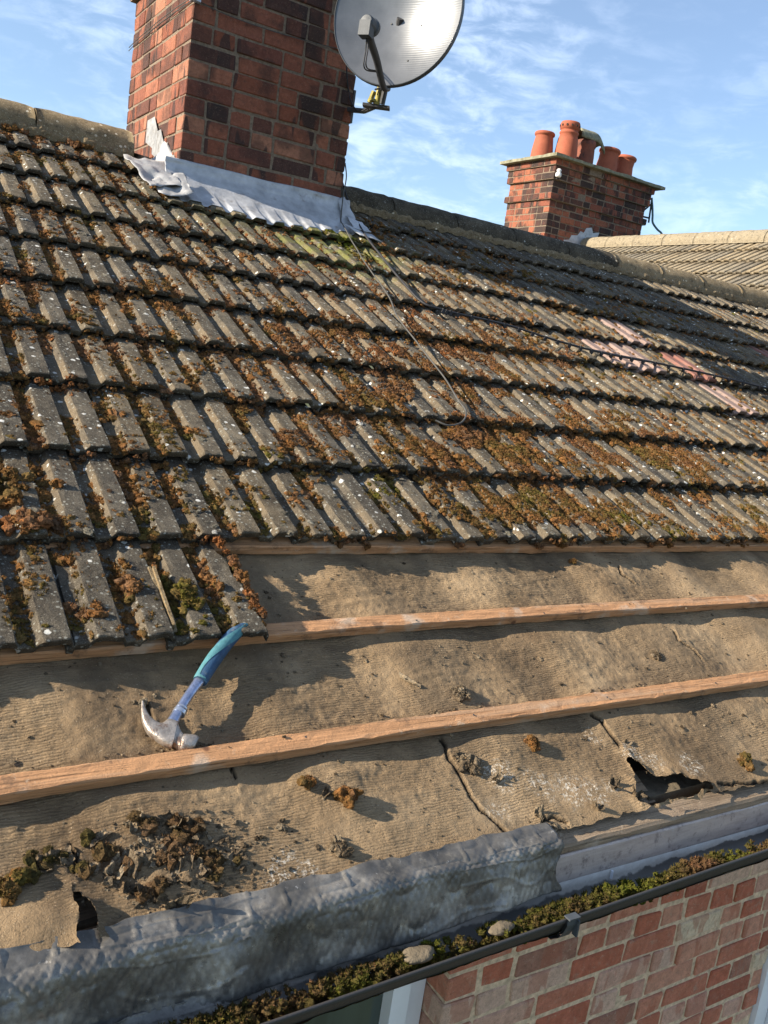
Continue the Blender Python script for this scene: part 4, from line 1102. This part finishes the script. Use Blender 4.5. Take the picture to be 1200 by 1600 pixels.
# ------------------------------------------------------------------ SATELLITE DISH
dc = np.array([1.584, 1.795, 1.957]); dn = np.array([-.80, -.60, .05]); dn /= np.linalg.norm(dn)
dx_ = np.cross(np.array([0, 0, 1.0]), dn); dx_ /= np.linalg.norm(dx_); dz_ = np.cross(dn, dx_)
dish = thing('satellite_dish', 'round grey satellite dish with black feed arm fixed to the near chimney', 'satellite dish', tuple(dc - dz_*.42 - dn*.05))
A_, B_ = .302, .312
mb = MB(); nr, na = 26, 72
rs = np.linspace(0.02, 1, nr); an = np.linspace(0, 2*math.pi, na, endpoint=False)
Rr, An = np.meshgrid(rs, an, indexing='ij')
def dpt(r, a, off=0): 
    return dc + (r*A_*np.cos(a))[..., None]*dx_ + (r*B_*np.sin(a))[..., None]*dz_ + (.075*r*r - .075 + off)[..., None]*dn
V1 = dpt(Rr, An).reshape(-1, 3); V2 = dpt(Rr, An, -.004*np.ones_like(Rr)).reshape(-1, 3)
k_ = nr*na; g = grid_faces(nr, na, closev=True)
cap1 = np.array([list(range(na))]); 
mb.add(np.concatenate([V1, V2]), [np.concatenate([g, g[:, ::-1]+k_])]); mb.add(V1[:na], cap1[:, ::-1]); mb.add(V2[:na], cap1)
reflector = mb.obj('reflector', M['dish'], dish, smooth=True)
mb = MB(); prim = [(1.0, .001), (1.012, .003), (1.02, 0), (1.022, -.024), (1.008, -.026), (1.0, -.006)]
ring = np.stack([dpt(np.full(na, r), an, np.full(na, o_)) for r, o_ in prim], 0)
mb.add(ring.reshape(-1, 3), grid_faces(len(prim), na, closeu=True, closev=True)); mb.obj('rim', M['grey_plastic'], reflector)
for (a_, b_) in ((-.05, -.02), (.10, -.03), (.07, -.19)):
    rr_ = math.hypot(a_/A_, b_/B_); p = dpt(np.array(rr_), np.array(math.atan2(b_/B_, a_/A_)), np.array(.002))
    mb = MB(); ax = np.stack([dx_, dz_, dn], 1); lathe(mb, [(0, .0015), (.0035, .0015), (.0045, 0)], p, 10, ax); mb.obj('bolt', M['black_plastic'], reflector)
lnb = dc + dn*.27 - dz_*.165 + dx_*.0
foot = dc - dz_*.318 + dn*.0 + dx_*.0
mb = MB()
P = smooth_path([foot - dn*.03, foot + dn*.03 - dz_*.01, foot*.5+lnb*.5 - dz_*.018 , lnb - dn*.04 - dz_*.05, lnb - dz_*.02], 8)
tube(mb, P, np.linspace(.013, .019, len(P)), 10); mb.obj('feed_arm', M['black_plastic'], dish, smooth=True)
mb = MB(); ax = np.stack([dx_, dz_, dn], 1)
lathe(mb, [(0, -.055), (.028, -.055), (.036, -.048), (.038, -.028), (.032, -.022), (.030, .020), (.025, .028), (0, .03)], lnb, 20, ax)
mb.box(lnb + dn*.012 - dz_*.028, (.05, .06, .05), ax); 
ln = mb.obj('feed_horn', M['grey_plastic'], dish, smooth=False)
mb = MB()
wb = np.array([1.66, 2.02, 1.63])
P = smooth_path([lnb - dz_*.045, lnb - dz_*.10 - dn*.01, lnb - dz_*.17 - dn*.03, wb + np.array([-.05, -.12, .09]), wb + np.array([-.02, -.04, .02])], 8); tube(mb, P, .003, 6)
P2 = P + dx_*.009 + dz_*.004; tube(mb, P2, .003, 6)
P = smooth_path([foot + dn*.02 - dz_*.01, foot - dz_*.015 - dx_*.05, wb + np.array([.02, -.03, .06]), wb + np.array([.0, 0, .01])], 8); tube(mb, P, .0035, 6)
P = smooth_path([wb, wb + np.array([.0, .15, -.02]), (1.70, 2.362, 1.70), (1.66, 2.364, 1.82), (1.64, 2.364, 1.98)], 8); tube(mb, P, .004, 6)
mb.obj('feed_cable', M['cable_black'], dish, smooth=True)
mb = MB(); tube(mb, [(1.705, 2.385, 1.66), (1.70, 2.20, 1.625), (1.66, 2.03, 1.61)], .013, 8); mb.box((1.728, 2.43, 1.68), (.012, .10, .16)); tube(mb, [(1.733, 2.44, 1.67), (1.705, 2.375, 1.66)], .012, 8)
mb.box((1.665, 2.02, 1.61), (.13, .05, .012), np.array(Matrix.Rotation(-.6, 3, 'Z')))
tube(mb, [(1.675, 1.99, 1.62), (1.68, 1.96, 1.80), dc + np.array([.05, .05, 0])], .016, 10); mb.obj('bracket', M['black_plastic'], dish)
mb = MB(); tube(mb, [(1.655, 2.0, 1.615), (1.657, 1.99, 1.73)], .014, 12); tube(mb, [(1.625, 2.02, 1.618), (1.637, 2.01, 1.67)], .012, 10); mb.box((1.64, 2.01, 1.63), (.045, .035, .01)); mb.obj('clamp', M['yellow'], dish)

# ------------------------------------------------------------------ HAMMER
ham = thing('claw_hammer', 'claw hammer with blue and teal grip lying across the felt, head by the lower batten', 'hammer', tuple(R(.05, -.52, -.06)))
HH = .014
sec = [((.005, -.447), (.008, -.447), .004), ((-.001, -.470), (.008, -.464), .009), ((-.004, -.496), (.011, -.484), .014), ((0, -.521), (.020, -.500), .019), ((.012, -.540), (.030, -.506), .022), ((.024, -.553), (.045, -.498), .024), ((.035, -.560), (.059, -.506), .026), ((.041, -.556), (.060, -.527), .021), ((.0475, -.566), (.062, -.536), .022), ((.052, -.5705), (.066, -.537), .028), ((.067, -.573), (.085, -.543), .029), ((.0735, -.572), (.0905, -.549), .026)]
def loft(mb, sections, h0, n=16, sq=.75):
    V = []
    for (o, i, th, *hh) in sections:
        o = np.array(o); i = np.array(i); c_ = (o+i)/2; d_ = (i-o)/2; h = hh[0] if hh else h0
        for a in range(n):
            t = a/n*2*math.pi; ct, st = math.cos(t), math.sin(t)
            u = math.copysign(abs(ct)**sq, ct); v = math.copysign(abs(st)**sq, st)
            q = c_ + d_*u; V.append(R(q[0], q[1], h + v*th/2))
    V = np.array(V); mb.add(V, grid_faces(len(sections), n, closev=True))
    mb.add(V[:n], np.array([list(range(n))[::-1]])); mb.add(V[-n:], np.array([list(range(n))]))
def densify(sec, k=4):
    A = np.array([[*s[0], *s[1], s[2], *(s[3:4] if len(s) > 3 else (0,))] for s in sec]); B = smooth_path(A, k)
    return [((b[0], b[1]), (b[2], b[3]), b[4], b[5]) for b in B]
HC = -.046
mb = MB(); s2 = [(a, b, t, HC) for a, b, t in sec]
loft(mb, densify(s2[:7], 4)[:], HC, 18, .6); loft(mb, densify(s2[6:9], 3), HC, 18, .6); loft(mb, densify(s2[8:], 3), HC, 20, .9)
head = mb.obj('head', M['steel'], ham, smooth=True)
hs = [((.038, -.501), (.057, -.514), .018, -.046), ((.061, -.475), (.0765, -.487), .0165, -.043), ((.088, -.443), (.1035, -.455), .0165, -.039), ((.116, -.412), (.132, -.426), .0165, -.034)]
mb = MB(); loft(mb, densify(hs, 4), 0, 14, .9); mb.obj('shaft', M['shaft'], ham, smooth=True)
mb = MB(); loft(mb, [((.056, -.479), (.0765, -.495), .022, -.0445), ((.061, -.473), (.0815, -.489), .022, -.0435)], 0, 14, .9); loft(mb, [((.0645, -.470), (.083, -.486), .021, -.043), ((.0675, -.467), (.0855, -.483), .020, -.0427)], 0, 14, .9); mb.obj('collar', M['chrome'], ham, smooth=True)
gs = [((.114, -.413), (.1365, -.429), .024, -.034), ((.117, -.408), (.141, -.425), .027, -.0335), ((.133, -.388), (.161, -.402), .030, -.030), ((.156, -.361), (.188, -.372), .031, -.026), ((.184, -.332), (.214, -.345), .030, -.022), ((.212, -.306), (.239, -.322), .029, -.019), ((.240, -.292), (.257, -.306), .027, -.017), ((.262, -.290), (.268, -.298), .015, -.017)]
mb = MB(); loft(mb, densify(gs, 5), 0, 18, .9); mb.obj('grip', M['grip_blue'], ham, smooth=True)
# teal inlay swirling over the grip, slightly proud
mb = MB(); D = densify(gs, 5); n = 18; V = []; m_ = len(D)
for q, (o, i, th, h) in enumerate(D[:-1]):
    f = q/(m_-1); o = np.array(o); i = np.array(i); c_ = (o+i)/2; d_ = (i-o)/2
    ctr = 1.75 + .95*math.sin(f*5.6+.3); half = .72 - .25*abs(f-.4) + (.75 if f < .14 else 0)
    for a in np.linspace(-1, 1, 9):
        t = ctr + a*half; ct, st = math.cos(t), math.sin(t)
        u = math.copysign(abs(ct)**.9, ct)*1.06; v = math.copysign(abs(st)**.9, st)*1.06
        qn = c_ + d_*u; V.append(R(qn[0], qn[1], h + v*th/2))
mb.add(np.array(V), grid_faces(m_-1, 9)); mb.obj('grip_inlay', M['grip_teal'], ham, smooth=True)

# ------------------------------------------------------------------ MOSS
def ico(sub=1):
    t = (1+5**.5)/2
    v = np.array([(-1, t, 0), (1, t, 0), (-1, -t, 0), (1, -t, 0), (0, -1, t), (0, 1, t), (0, -1, -t), (0, 1, -t), (t, 0, -1), (t, 0, 1), (-t, 0, -1), (-t, 0, 1)], float)
    f = [(0, 11, 5), (0, 5, 1), (0, 1, 7), (0, 7, 10), (0, 10, 11), (1, 5, 9), (5, 11, 4), (11, 10, 2), (10, 7, 6), (7, 1, 8), (3, 9, 4), (3, 4, 2), (3, 2, 6), (3, 6, 8), (3, 8, 9), (4, 9, 5), (2, 4, 11), (6, 2, 10), (8, 6, 7), (9, 8, 1)]
    v = list(v/np.linalg.norm(v[0]))
    for _ in range(sub):
        mid = {}; nf = []
        def md(a, b):
            k = (min(a, b), max(a, b))
            if k not in mid: p = v[a]+v[b]; v.append(p/np.linalg.norm(p)); mid[k] = len(v)-1
            return mid[k]
        for a, b, c in f:
            x, y, z = md(a, b), md(b, c), md(c, a); nf += [(a, x, z), (b, y, x), (c, z, y), (x, y, z)]
        f = nf
    return np.array(v), np.array(f)
ICO1 = ico(1); ICO2 = ico(2)
def clumps(mb, C3, rad, up, tone, icos=ICO1, blades=26, bl=.0042, squash=.6, seed=0):
    """C3 (n,3) world centres, rad (n,) radii, up unit normal; lumpy cushions bristling with short shoots"""
    C3 = np.asarray(C3); rad = np.asarray(rad); n = len(C3)
    if n == 0: return
    iv, if_ = icos; m = len(iv)
    up = np.asarray(up, float); up /= np.linalg.norm(up); e1 = np.cross(up, [0, 1, 0.3]); e1 /= np.linalg.norm(e1); e2 = np.cross(up, e1)
    fr = np.stack([e1, e2, up], 0)
    sc = np.stack([rng.uniform(.75, 1.3, n), rng.uniform(.75, 1.3, n), rng.uniform(.8, 1.15, n)*squash], -1)
    V = iv[None]*sc[:, None]*rad[:, None, None]
    W = C3[:, None] + V@fr
    q = fbm(W, 1.1/np.median(rad), seed, 2); q2 = vnoise(W, 3.2/np.median(rad), seed+4)
    W = W + ((V@fr))*(q*.62 + q2*.34)[..., None]
    tn = np.broadcast_to(np.asarray(tone)[:, None], (n, m))
    mb.add(W.reshape(-1, 3), [(if_[None] + (np.arange(n)*m)[:, None, None]).reshape(-1, 3)], tone=tn.ravel())
    # shoots
    if blades:
        d = rng.normal(0, 1, (n, blades, 3)); d[..., 2] = np.abs(d[..., 2]); d /= np.linalg.norm(d, axis=-1)[..., None]
        base = C3[:, None] + (d*sc[:, None]*rad[:, None, None]*.92)@fr
        dr = d + rng.normal(0, .35, d.shape) + np.array([0, 0, .35]); dr /= np.linalg.norm(dr, axis=-1)[..., None]; dr = dr@fr
        l = bl*rng.uniform(.5, 1.35, (n, blades, 1)); sd_ = np.cross(dr, rng.normal(0, 1, dr.shape)); sd_ /= np.linalg.norm(sd_, axis=-1)[..., None]+1e-9
        w_ = l*.24
        T = np.stack([base - sd_*w_, base + sd_*w_, base + dr*l], 2).reshape(-1, 3)
        k = n*blades; tb = np.repeat(np.asarray(tone) + .0, blades*3) + np.repeat(rng.normal(.02, .05, k), 3)
        mb.add(T, [np.arange(k*3).reshape(-1, 3)], tone=tb)

UPR = np.array([0, -ST, CT])
def region(x, s):
    """moss cover in trough, cover on ribs, tone"""
    P = np.stack([x, s, 0*x], -1); nz = vnoise(P, 1.6, 51)*.5 + vnoise(P, 4, 52)*.5
    heavy = np.exp(-(((x-1.55-.25*(s-1.2))/.62)**2 + ((s-1.35)/.95)**2))
    heavy2 = np.exp(-(((x-2.3)/.9)**2 + ((s-.55)/.5)**2))*.8
    left = np.exp(-(((x+.30)/.22)**2 + ((s-.35)/.55)**2))*1.0
    upl = np.exp(-(((x-.45)/.55)**2 + ((s-2.1)/.7)**2))*.35
    tr = .80 + .45*heavy + .4*heavy2 + .5*left + .1*upl + .4*nz
    rb = .95*heavy + .70*heavy2 + .9*left + .65*upl + .40*nz + .02
    far = np.clip((x-3.0)/1.0, 0, 1); tr = tr*(1-.35*far); rb = rb*(1-.5*far)
    clean = np.exp(-(((x-1.2)/.5)**2 + ((s-2.47)/.12)**2)); tr = tr*(1-.9*clean); rb = rb - clean
    tone = .045*np.exp(-(((x-.4)/.8)**2+((s-2.0)/.9)**2)) + .09*np.exp(-(((x-1.3)/.5)**2+((s-1.9)/.5)**2)) + .05*heavy - .05*(s < .45) - .02*np.clip(x-2, 0, 1)
    green = np.exp(-(((x-1.62)/.22)**2+((s-2.28)/.20)**2)); tone = tone - .32*green
    tr = tr + green*.7; rb = rb + green*.7
    return tr, rb, tone
moss = MB()
def scatter(n, x0, x1, s0, s1, seed):
    x = rng.uniform(x0, x1, n); s = rng.uniform(s0, s1, n)
    tr, rb, tone = region(x, s)
    u = np.mod(x, .1); f = np.mod(s, G)
    intr = (u < .036) | (u > .094)
    P = np.stack([x, s, 0*x], -1)
    cl = np.clip(vnoise(P*np.array([1, .55, 1]), 20, 77)*.9+.5, 0, 1)
    pr = np.where(intr, tr*1.3*(cl > .34)*(.4+.8*cl), (rb+.12)*(.03+1.25*(cl > .60)))
    pr = np.where(f > G-.03, pr*1.6+.1*intr, pr)
    pr = np.where((s < 0) & (x > .3), 0, pr)
    keep = rng.uniform(0, 1, n) < pr*.8
    # keep out of chimney and special tiles
    keep &= ~((x > CH0-.06) & (x < CH1+.06) & (s > 2.38)); keep &= x < VAL(s)
    for (c, xx) in pinklist: keep &= ~((x > xx-.2) & (x < xx) & (s > c*G) & (s < c*G+G) & (rng.random(n) < .75))
    keep &= ~((s > 1.62) & (x > 1.72) & (s > 2.75-.0*x) )
    x, s, tone = x[keep], s[keep], tone[keep]; intr = intr[keep]
    # move trough clumps to the middle of their trough
    return x, s, tone, intr
for (n, x0, x1, s0, s1, r0, r1, bl, nb_) in ((22000, -.6, 1.2, -.31, .66, .003, .0085, .0045, 20), (34000, -.4, 2.4, .4, 1.4, .0035, .0085, .005, 13), (34000, -.3, 3.0, 1.2, 2.86, .004, .009, .006, 9), (20000, 1.2, 2.6, -.0, .7, .004, .0085, .005, 12), (24000, 2.4, 5.9, -.0, 2.6, .006, .0115, .007, 5)):
    x, s, tone, intr = scatter(n, x0, x1, s0, s1, 0)
    rad = rng.uniform(r0, r1, len(x))*np.where(intr, 1.1, .8)*np.where(rng.random(len(x)) < .10, 1.6, 1)
    h = surf_h(x, s) + rad*rng.uniform(-.1, .35, len(x))
    W = R(x, s, h)
    clumps(moss, W, rad, UPR, tone, ICO1, nb_, bl, .5, 3)
lic = MB(); n = 15000
x = rng.uniform(-.5, 4.2, n); s = rng.uniform(-.31, 2.8, n); u = np.mod(x, .1)
P = np.stack([x, s, 0*x], -1); k = (vnoise(P, 5, 91)+.8*vnoise(P, 13, 92) > .05) & (u > .038) & (u < .093) & ~((s < 0) & (x > .29)) & ~((x > CH0-.06) & (x < CH1+.06) & (s > 2.30)) & (rng.random(n) < .75)
for (c, xx) in pinklist: k &= ~((x > xx-.2) & (x < xx) & (s > c*G) & (s < c*G+G))
x, s = x[k], s[k]; rad = np.clip(np.exp(rng.normal(-5.35, .38, len(x))), .002, .011)
clumps(lic, R(x, s, surf_h(x, s)+.0003), rad, UPR, rng.normal(0, .13, len(x)), ICO1, 0, .004, .26, 55)
o = lic.obj('lichen', M['lichen']); tag(o, 'grey and whitish lichen crusts dotted over the tile ribs', 'lichen', kind='stuff')
# cushions named by eye: big pads on the lowest rows
big = [(.105, -.06, .02, -.02), (.125, -.12, .018, -.03), (.142, -.155, .022, -.04), (.150, -.19, .020, -.05), (.158, -.235, .018, -.04), (.228, -.14, .024, -.08), (.225, -.17, .018, .08), (.03, -.09, .018, -.06), (.035, -.17, .022, .03), (-.085, -.05, .024, -.09), (-.07, -.24, .026, .10), (.015, -.13, .014, -.05),
       (-.18, .12, .03, -.05), (-.15, .20, .028, -.03), (-.20, .26, .026, .0), (-.10, .06, .026, .12), (-.13, .03, .028, .12), (-.17, .015, .024, .13), (-.22, .18, .03, .02), (-.09, .19, .024, -.09), (-.1, .26, .02, -.07)]
bb = np.array(big); sub = []
for (x_, s_, r_, t_) in big:
    for _ in range(6): sub.append((x_+rng.normal(0, r_*.45), s_+rng.normal(0, r_*.7), r_*rng.uniform(.4, .7), t_))
sb = np.array(sub); clumps(moss, R(sb[:, 0], sb[:, 1], surf_h(sb[:, 0], sb[:, 1])+sb[:, 2]*.3), sb[:, 2], UPR, sb[:, 3], ICO2, 60, .0055, .65, 5)
# fringe of moss on the ragged side of the last tile
ss = rng.uniform(-.27, -.01, 90); xx = .298 + .012*vnoise(np.stack([0*ss, ss, 0*ss], -1), 30, 4) + rng.normal(0, .004, 90) - .016*np.clip((ss+.11)/.1, 0, 1)
clumps(moss, R(xx, ss, -.012+rng.normal(0, .004, 90)), rng.uniform(.004, .009, 90), UPR, np.full(90, .12), ICO1, 24, .005, .7, 6)
# hanging fringe under the lowest course and along each nose
for c in range(0, 9):
    n = 420 if c < 3 else 260
    xx = rng.uniform(-.4, 3.0 if c < 5 else 4.5, n); nn = vnoise(np.stack([xx, 0*xx+c, 0*xx], -1), 8, 3); xx = xx[nn > -.1]
    ss = c*G + rng.normal(-.004, .003, len(xx)); hh = prof_h(np.mod(xx, .1)) - rng.uniform(.012, .026, len(xx))
    k = ~((xx > CH0-.05) & (xx < CH1+.05) & (ss > 2.3))
    clumps(moss, R(xx, ss, hh)[k], rng.uniform(.003, .0075, k.sum()), UPR, np.full(k.sum(), .05), ICO1, 9, .005, .9, 8)
# ridge moss tufts at the left
t3 = [(.14, 2.84, .022), (.16, 2.83, .018), (.42, 2.83, .020), (.45, 2.82, .018), (.40, 2.84, .016), (-.02, 2.82, .016)]
sb = np.array([(x_+rng.normal(0, .02), s_+rng.normal(0, .012), r_*rng.uniform(.4, .8)) for (x_, s_, r_) in t3 for _ in range(7)])
clumps(moss, R(sb[:, 0], sb[:, 1], -.01+0*sb[:, 0]), sb[:, 2], UPR, np.full(len(sb), .07), ICO1, 40, .008, .8, 8)
o = moss.obj('moss', M['moss']); tag(o, 'rust and olive moss growing all over the roof tiles', 'moss', kind='stuff')

# gutter moss
gm = MB(); n = 6500
xx = rng.uniform(-.2, 2.6, n); dens = .55 + .6*vnoise(np.stack([xx, 0*xx, 0*xx], -1), 7, 3)
dens = np.where((xx > .80) & (xx < 1.2), dens+.25, dens)
keep = rng.uniform(0, 1, n) < np.clip(dens, .18, 1); xx = xx[keep]; n = len(xx)
yy = rng.uniform(-.8755, -.838, n); zz = -.566 + rng.uniform(0, 1, n)**.9*.034 + .012*vnoise(np.stack([xx, 0*xx, 0*xx], -1), 12, 5) + gz(xx, yy)*1.0
tone = .16*vnoise(np.stack([xx, yy, zz], -1), 10, 9) - .07
clumps(gm, np.stack([xx, yy, zz], -1), rng.uniform(.003, .0072, n), (0, .15, 1), tone, ICO1, 22, .0055, .8, 9)
# silt bed under it
xs_ = np.arange(-.6, 2.8, .008); tt = np.linspace(0, 1, 9); X, T = np.meshgrid(xs_, tt, indexing='ij'); Y = -.883 + .055*T; P = np.stack([X, Y, 0*X], -1)
Z = -.560 - .018*T + .006*fbm(P, 18, 4, 3) + gz(X, Y)
gm.add(np.stack([X, Y, Z], -1).reshape(-1, 3), grid_faces(len(xs_), 9), tone=.05)
o = gm.obj('moss', M['moss_green']); tag(o, 'green and brown moss filling the front of the gutter', 'moss', kind='stuff')

# lumps of stone in the gutter
for (x_, y_, z_, r_, lab) in ((.565, -.862, -.532, .021, 'rounded sandy mortar lump in the gutter, the right one of two'), (.385, -.858, -.538, .024, 'flat pale stone among gutter moss near the lead strip')):
    iv, if_ = ICO2; V = iv*np.array([1.35, .8, .42])*r_; V = V*(1+.28*fbm(V+x_, 40, 3, 3))[:, None]
    o = mesh_obj('mortar_lump', V + np.array([x_, y_, z_]), [if_], M['stone'], None, None, True); tag(o, lab, 'stone')

# ------------------------------------------------------------------ DEBRIS ON THE FELT
def fh(x, s): return float(felt_h(np.array([[x]]), np.array([[s]]))[0, 0])
lumps = [(.338, -.717, .021, 'dark round moss clump casting a shadow on the felt, right of the others', 'm'),
         (.278, -.669, .016, 'flat crumbly moss clump above the dark round one', 'm'),
         (.197, -.745, .008, 'small grey knobbly crumb on the bare felt', 's'),
         (.288, -.812, .015, 'curled brown flake standing near the lead edge', 'd'),
         (.848, -.665, .017, 'dark moss clump on felt right of the long crack', 'm'),
         (.662, -.690, .017, 'brown crumbly clump beside the long felt crack', 'd'),
         (1.455, -.815, .019, 'yellow green moss tuft at the felt edge right of the hole', 'g'),
         (1.462, -.447, .014, 'brown moss pellet between the two battens at the right', 'd'),
         (.733, -.512, .018, 'dry clump resting against the top of the lower batten', 'd'),
         (-.262, -.765, .022, 'olive moss clump at the left end of the felt', 'm'),
         (1.43, -.055, .009, 'tiny dark moss pellet under the lowest tiles', 'm'),
         (.012, -.438, .008, 'little grey crumb above the hammer claw', 's')]
for (x_, s_, r_, lab, kd) in lumps:
    mb = MB(); k = 9 if kd != 's' else 4
    p = np.array([(x_+rng.normal(0, r_*.45), s_+rng.normal(0, r_*.40), rng.uniform(0, .7)*r_) for _ in range(k)])
    h0 = fh(x_, s_)
    clumps(mb, R(p[:, 0], p[:, 1], h0+p[:, 2]), rng.uniform(.4, .65, k)*r_, UPR, np.full(k, {'m': .0, 'g': -.12, 'd': .05, 's': .2}[kd]), ICO2, 60 if kd != 's' else 0, .0045, .85, int(x_*100))
    o = mb.obj('moss_clump' if kd in 'mg' else 'debris_lump', M['moss' if kd in 'mg' else 'debris']); tag(o, lab, 'moss clump' if kd in 'mg' else 'debris', 'lumps lying on the bare felt')

deb = MB()
# crumbs everywhere, thick round the torn patch and along the batten tops
n = 1500; x_ = rng.uniform(-.4, 1.9, n); s_ = rng.uniform(-.87, -.02, n)
x2 = rng.normal(-.02, .09, 1300); s2_ = rng.normal(-.775, .042, 1300)
x3 = rng.uniform(-.35, 1.9, 420); s3 = -.583 + .006*(x3-.5) + .026 + np.abs(rng.normal(0, .010, 420))
x4 = rng.uniform(-.35, .9, 260); s4 = -.872+np.abs(rng.normal(0, .012, 260))
xa = np.concatenate([x_, x2, x3, x4]); sa = np.concatenate([s_, s2_, s3, s4])
m_ = (sa > -.873) & (np.abs(sa+.309) > .0); xa, sa = xa[m_], sa[m_]
on_b = np.abs(sa+.583) < .021; on_b0 = np.abs(sa+.28) < .02
dn_ = vnoise(np.stack([xa, sa, 0*xa], -1), 7, 5); kk = (dn_ > -.1) | (rng.random(len(xa)) < .4); xa, sa, on_b, on_b0 = xa[kk], sa[kk], on_b[kk], on_b0[kk]
for hp in HOLES: q = ~poly_in(xa, sa, hp); xa, sa, on_b, on_b0 = xa[q], sa[q], on_b[q], on_b0[q]
hh = felt_h(xa, sa); hh = np.where(on_b | on_b0, -.0385, hh)
pk = ~((on_b | on_b0) & (rng.random(len(xa)) < .8)); xa, sa, hh = xa[pk], sa[pk], hh[pk]
rad = np.exp(rng.normal(-6.5, .5, len(xa))); rad = np.clip(rad, .0009, .0065)
rad = np.where(np.hypot((xa+.02)/.14, (sa+.785)/.06) < 1, rad*1.7, rad)
clumps(deb, R(xa, sa, hh+rad*.3), rad, UPR, rng.normal(0, .13, len(xa)), ICO1, 0, .003, .7, 12)
# curled flakes of felt and bark
def flake(x, s, w_, l, seed, lift=.5, h=None):
    n, m = 9, 9; U, T = np.meshgrid(np.linspace(-.5, .5, n), np.linspace(-.5, .5, m), indexing='ij')
    a = seed*1.7; ca_, sa__ = math.cos(a), math.sin(a)
    P = np.stack([U, T, 0*U+seed*.37], -1)
    ragg = 1+.5*vnoise(P, 3, 1)*((np.abs(U) > .4) | (np.abs(T) > .4))
    dx = (U*w_*ca_ - T*l*sa__)*ragg; ds = (U*w_*sa__ + T*l*ca_)*ragg
    hh = (fh(x, s) if h is None else h) + .003 + lift*w_*(4*(U*U)) + .35*w_*fbm(P, 3.1, seed, 3) + .25*l*lift*(T+.5)
    V = R(x+dx, s+ds, hh).reshape(-1, 3); k = n*m; g = grid_faces(n, m)
    deb.add(np.concatenate([V, V-UPR*.0018]), [np.concatenate([g, g[:, ::-1]+k, rimq(n, m, k)])], tone=.06+.1*math.sin(seed*3))
for i, (x, s, w_, l) in enumerate(q_ for k9, q_ in enumerate([(-.205, -.735, .035, .03), (-.175, -.728, .03, .035), (-.145, -.722, .028, .05), (-.118, -.705, .02, .045), (-.06, -.695, .05, .03), (-.03, -.688, .04, .03), (.0, -.705, .045, .04), (.03, -.728, .04, .05), (.045, -.755, .03, .04), (-.10, -.765, .03, .05), (-.075, -.79, .07, .05), (-.115, -.775, .025, .03), (-.04, -.775, .03, .03), (.0, -.80, .05, .03), (-.06, -.835, .05, .025), (-.03, -.852, .06, .02), (.03, -.80, .03, .02), (-.13, -.745, .02, .06), (.29, -.80, .022, .03), (.305, -.70, .02, .02), (.70, -.735, .03, .02), (.645, -.665, .025, .03), (.62, -.45, .012, .06), (1.13, -.70, .02, .012), (.75, -.83, .035, .025), (.91, -.845, .03, .02), (1.0, -.80, .03, .025), (1.045, -.835, .03, .022)]) if k9 % 3 != 2 or k9 > 19):
    flake(x, s, w_*.8, l*.8, i+1, .30 if i < 12 else .4)
# moss bits in the torn patch
o = deb.obj('debris', M['debris']); tag(o, 'crumbs, flakes and grit strewn over the bare felt and battens', 'debris', kind='stuff')
tm = MB()
p = np.array([(a+rng.normal(0, .012), b+rng.normal(0, .010), rng.uniform(.006, .012)) for (a, b) in ((.035, -.77), (.05, -.785), (.02, -.755), (-.235, -.742), (-.185, -.732), (-.15, -.755), (.0, -.745), (.06, -.80), (-.02, -.76), (-.05, -.825), (.02, -.70), (-.04, -.70), (.045, -.73), (-.10, -.75), (-.12, -.72)) for _ in range(5)])
hcl = felt_h(p[:, 0], p[:, 1]); clumps(tm, R(p[:, 0], p[:, 1], hcl+p[:, 2]*.6), p[:, 2], UPR, rng.normal(-.02, .05, len(p)), ICO1, 30, .005, .8, 31)
o = tm.obj('moss_patch', M['debris_moss']); tag(o, 'olive brown moss scraps in the torn felt patch at lower left', 'moss', kind='stuff')

# straw and splinters
# ------------------------------------------------------------------ GROUND
mb = MB(); s_ = 600; mb.add(np.array([(-s_, -s_, -5.6), (s_, -s_, -5.6), (s_, s_, -5.6), (-s_, s_, -5.6)]), np.array([[0, 1, 2, 3]]))
o = mb.obj('ground', M['ground']); o['kind'] = 'structure'; o['label'] = 'garden ground far below the roof'
print('polys', sum(len(o.data.polygons) for o in bpy.data.objects if o.type == 'MESH'))
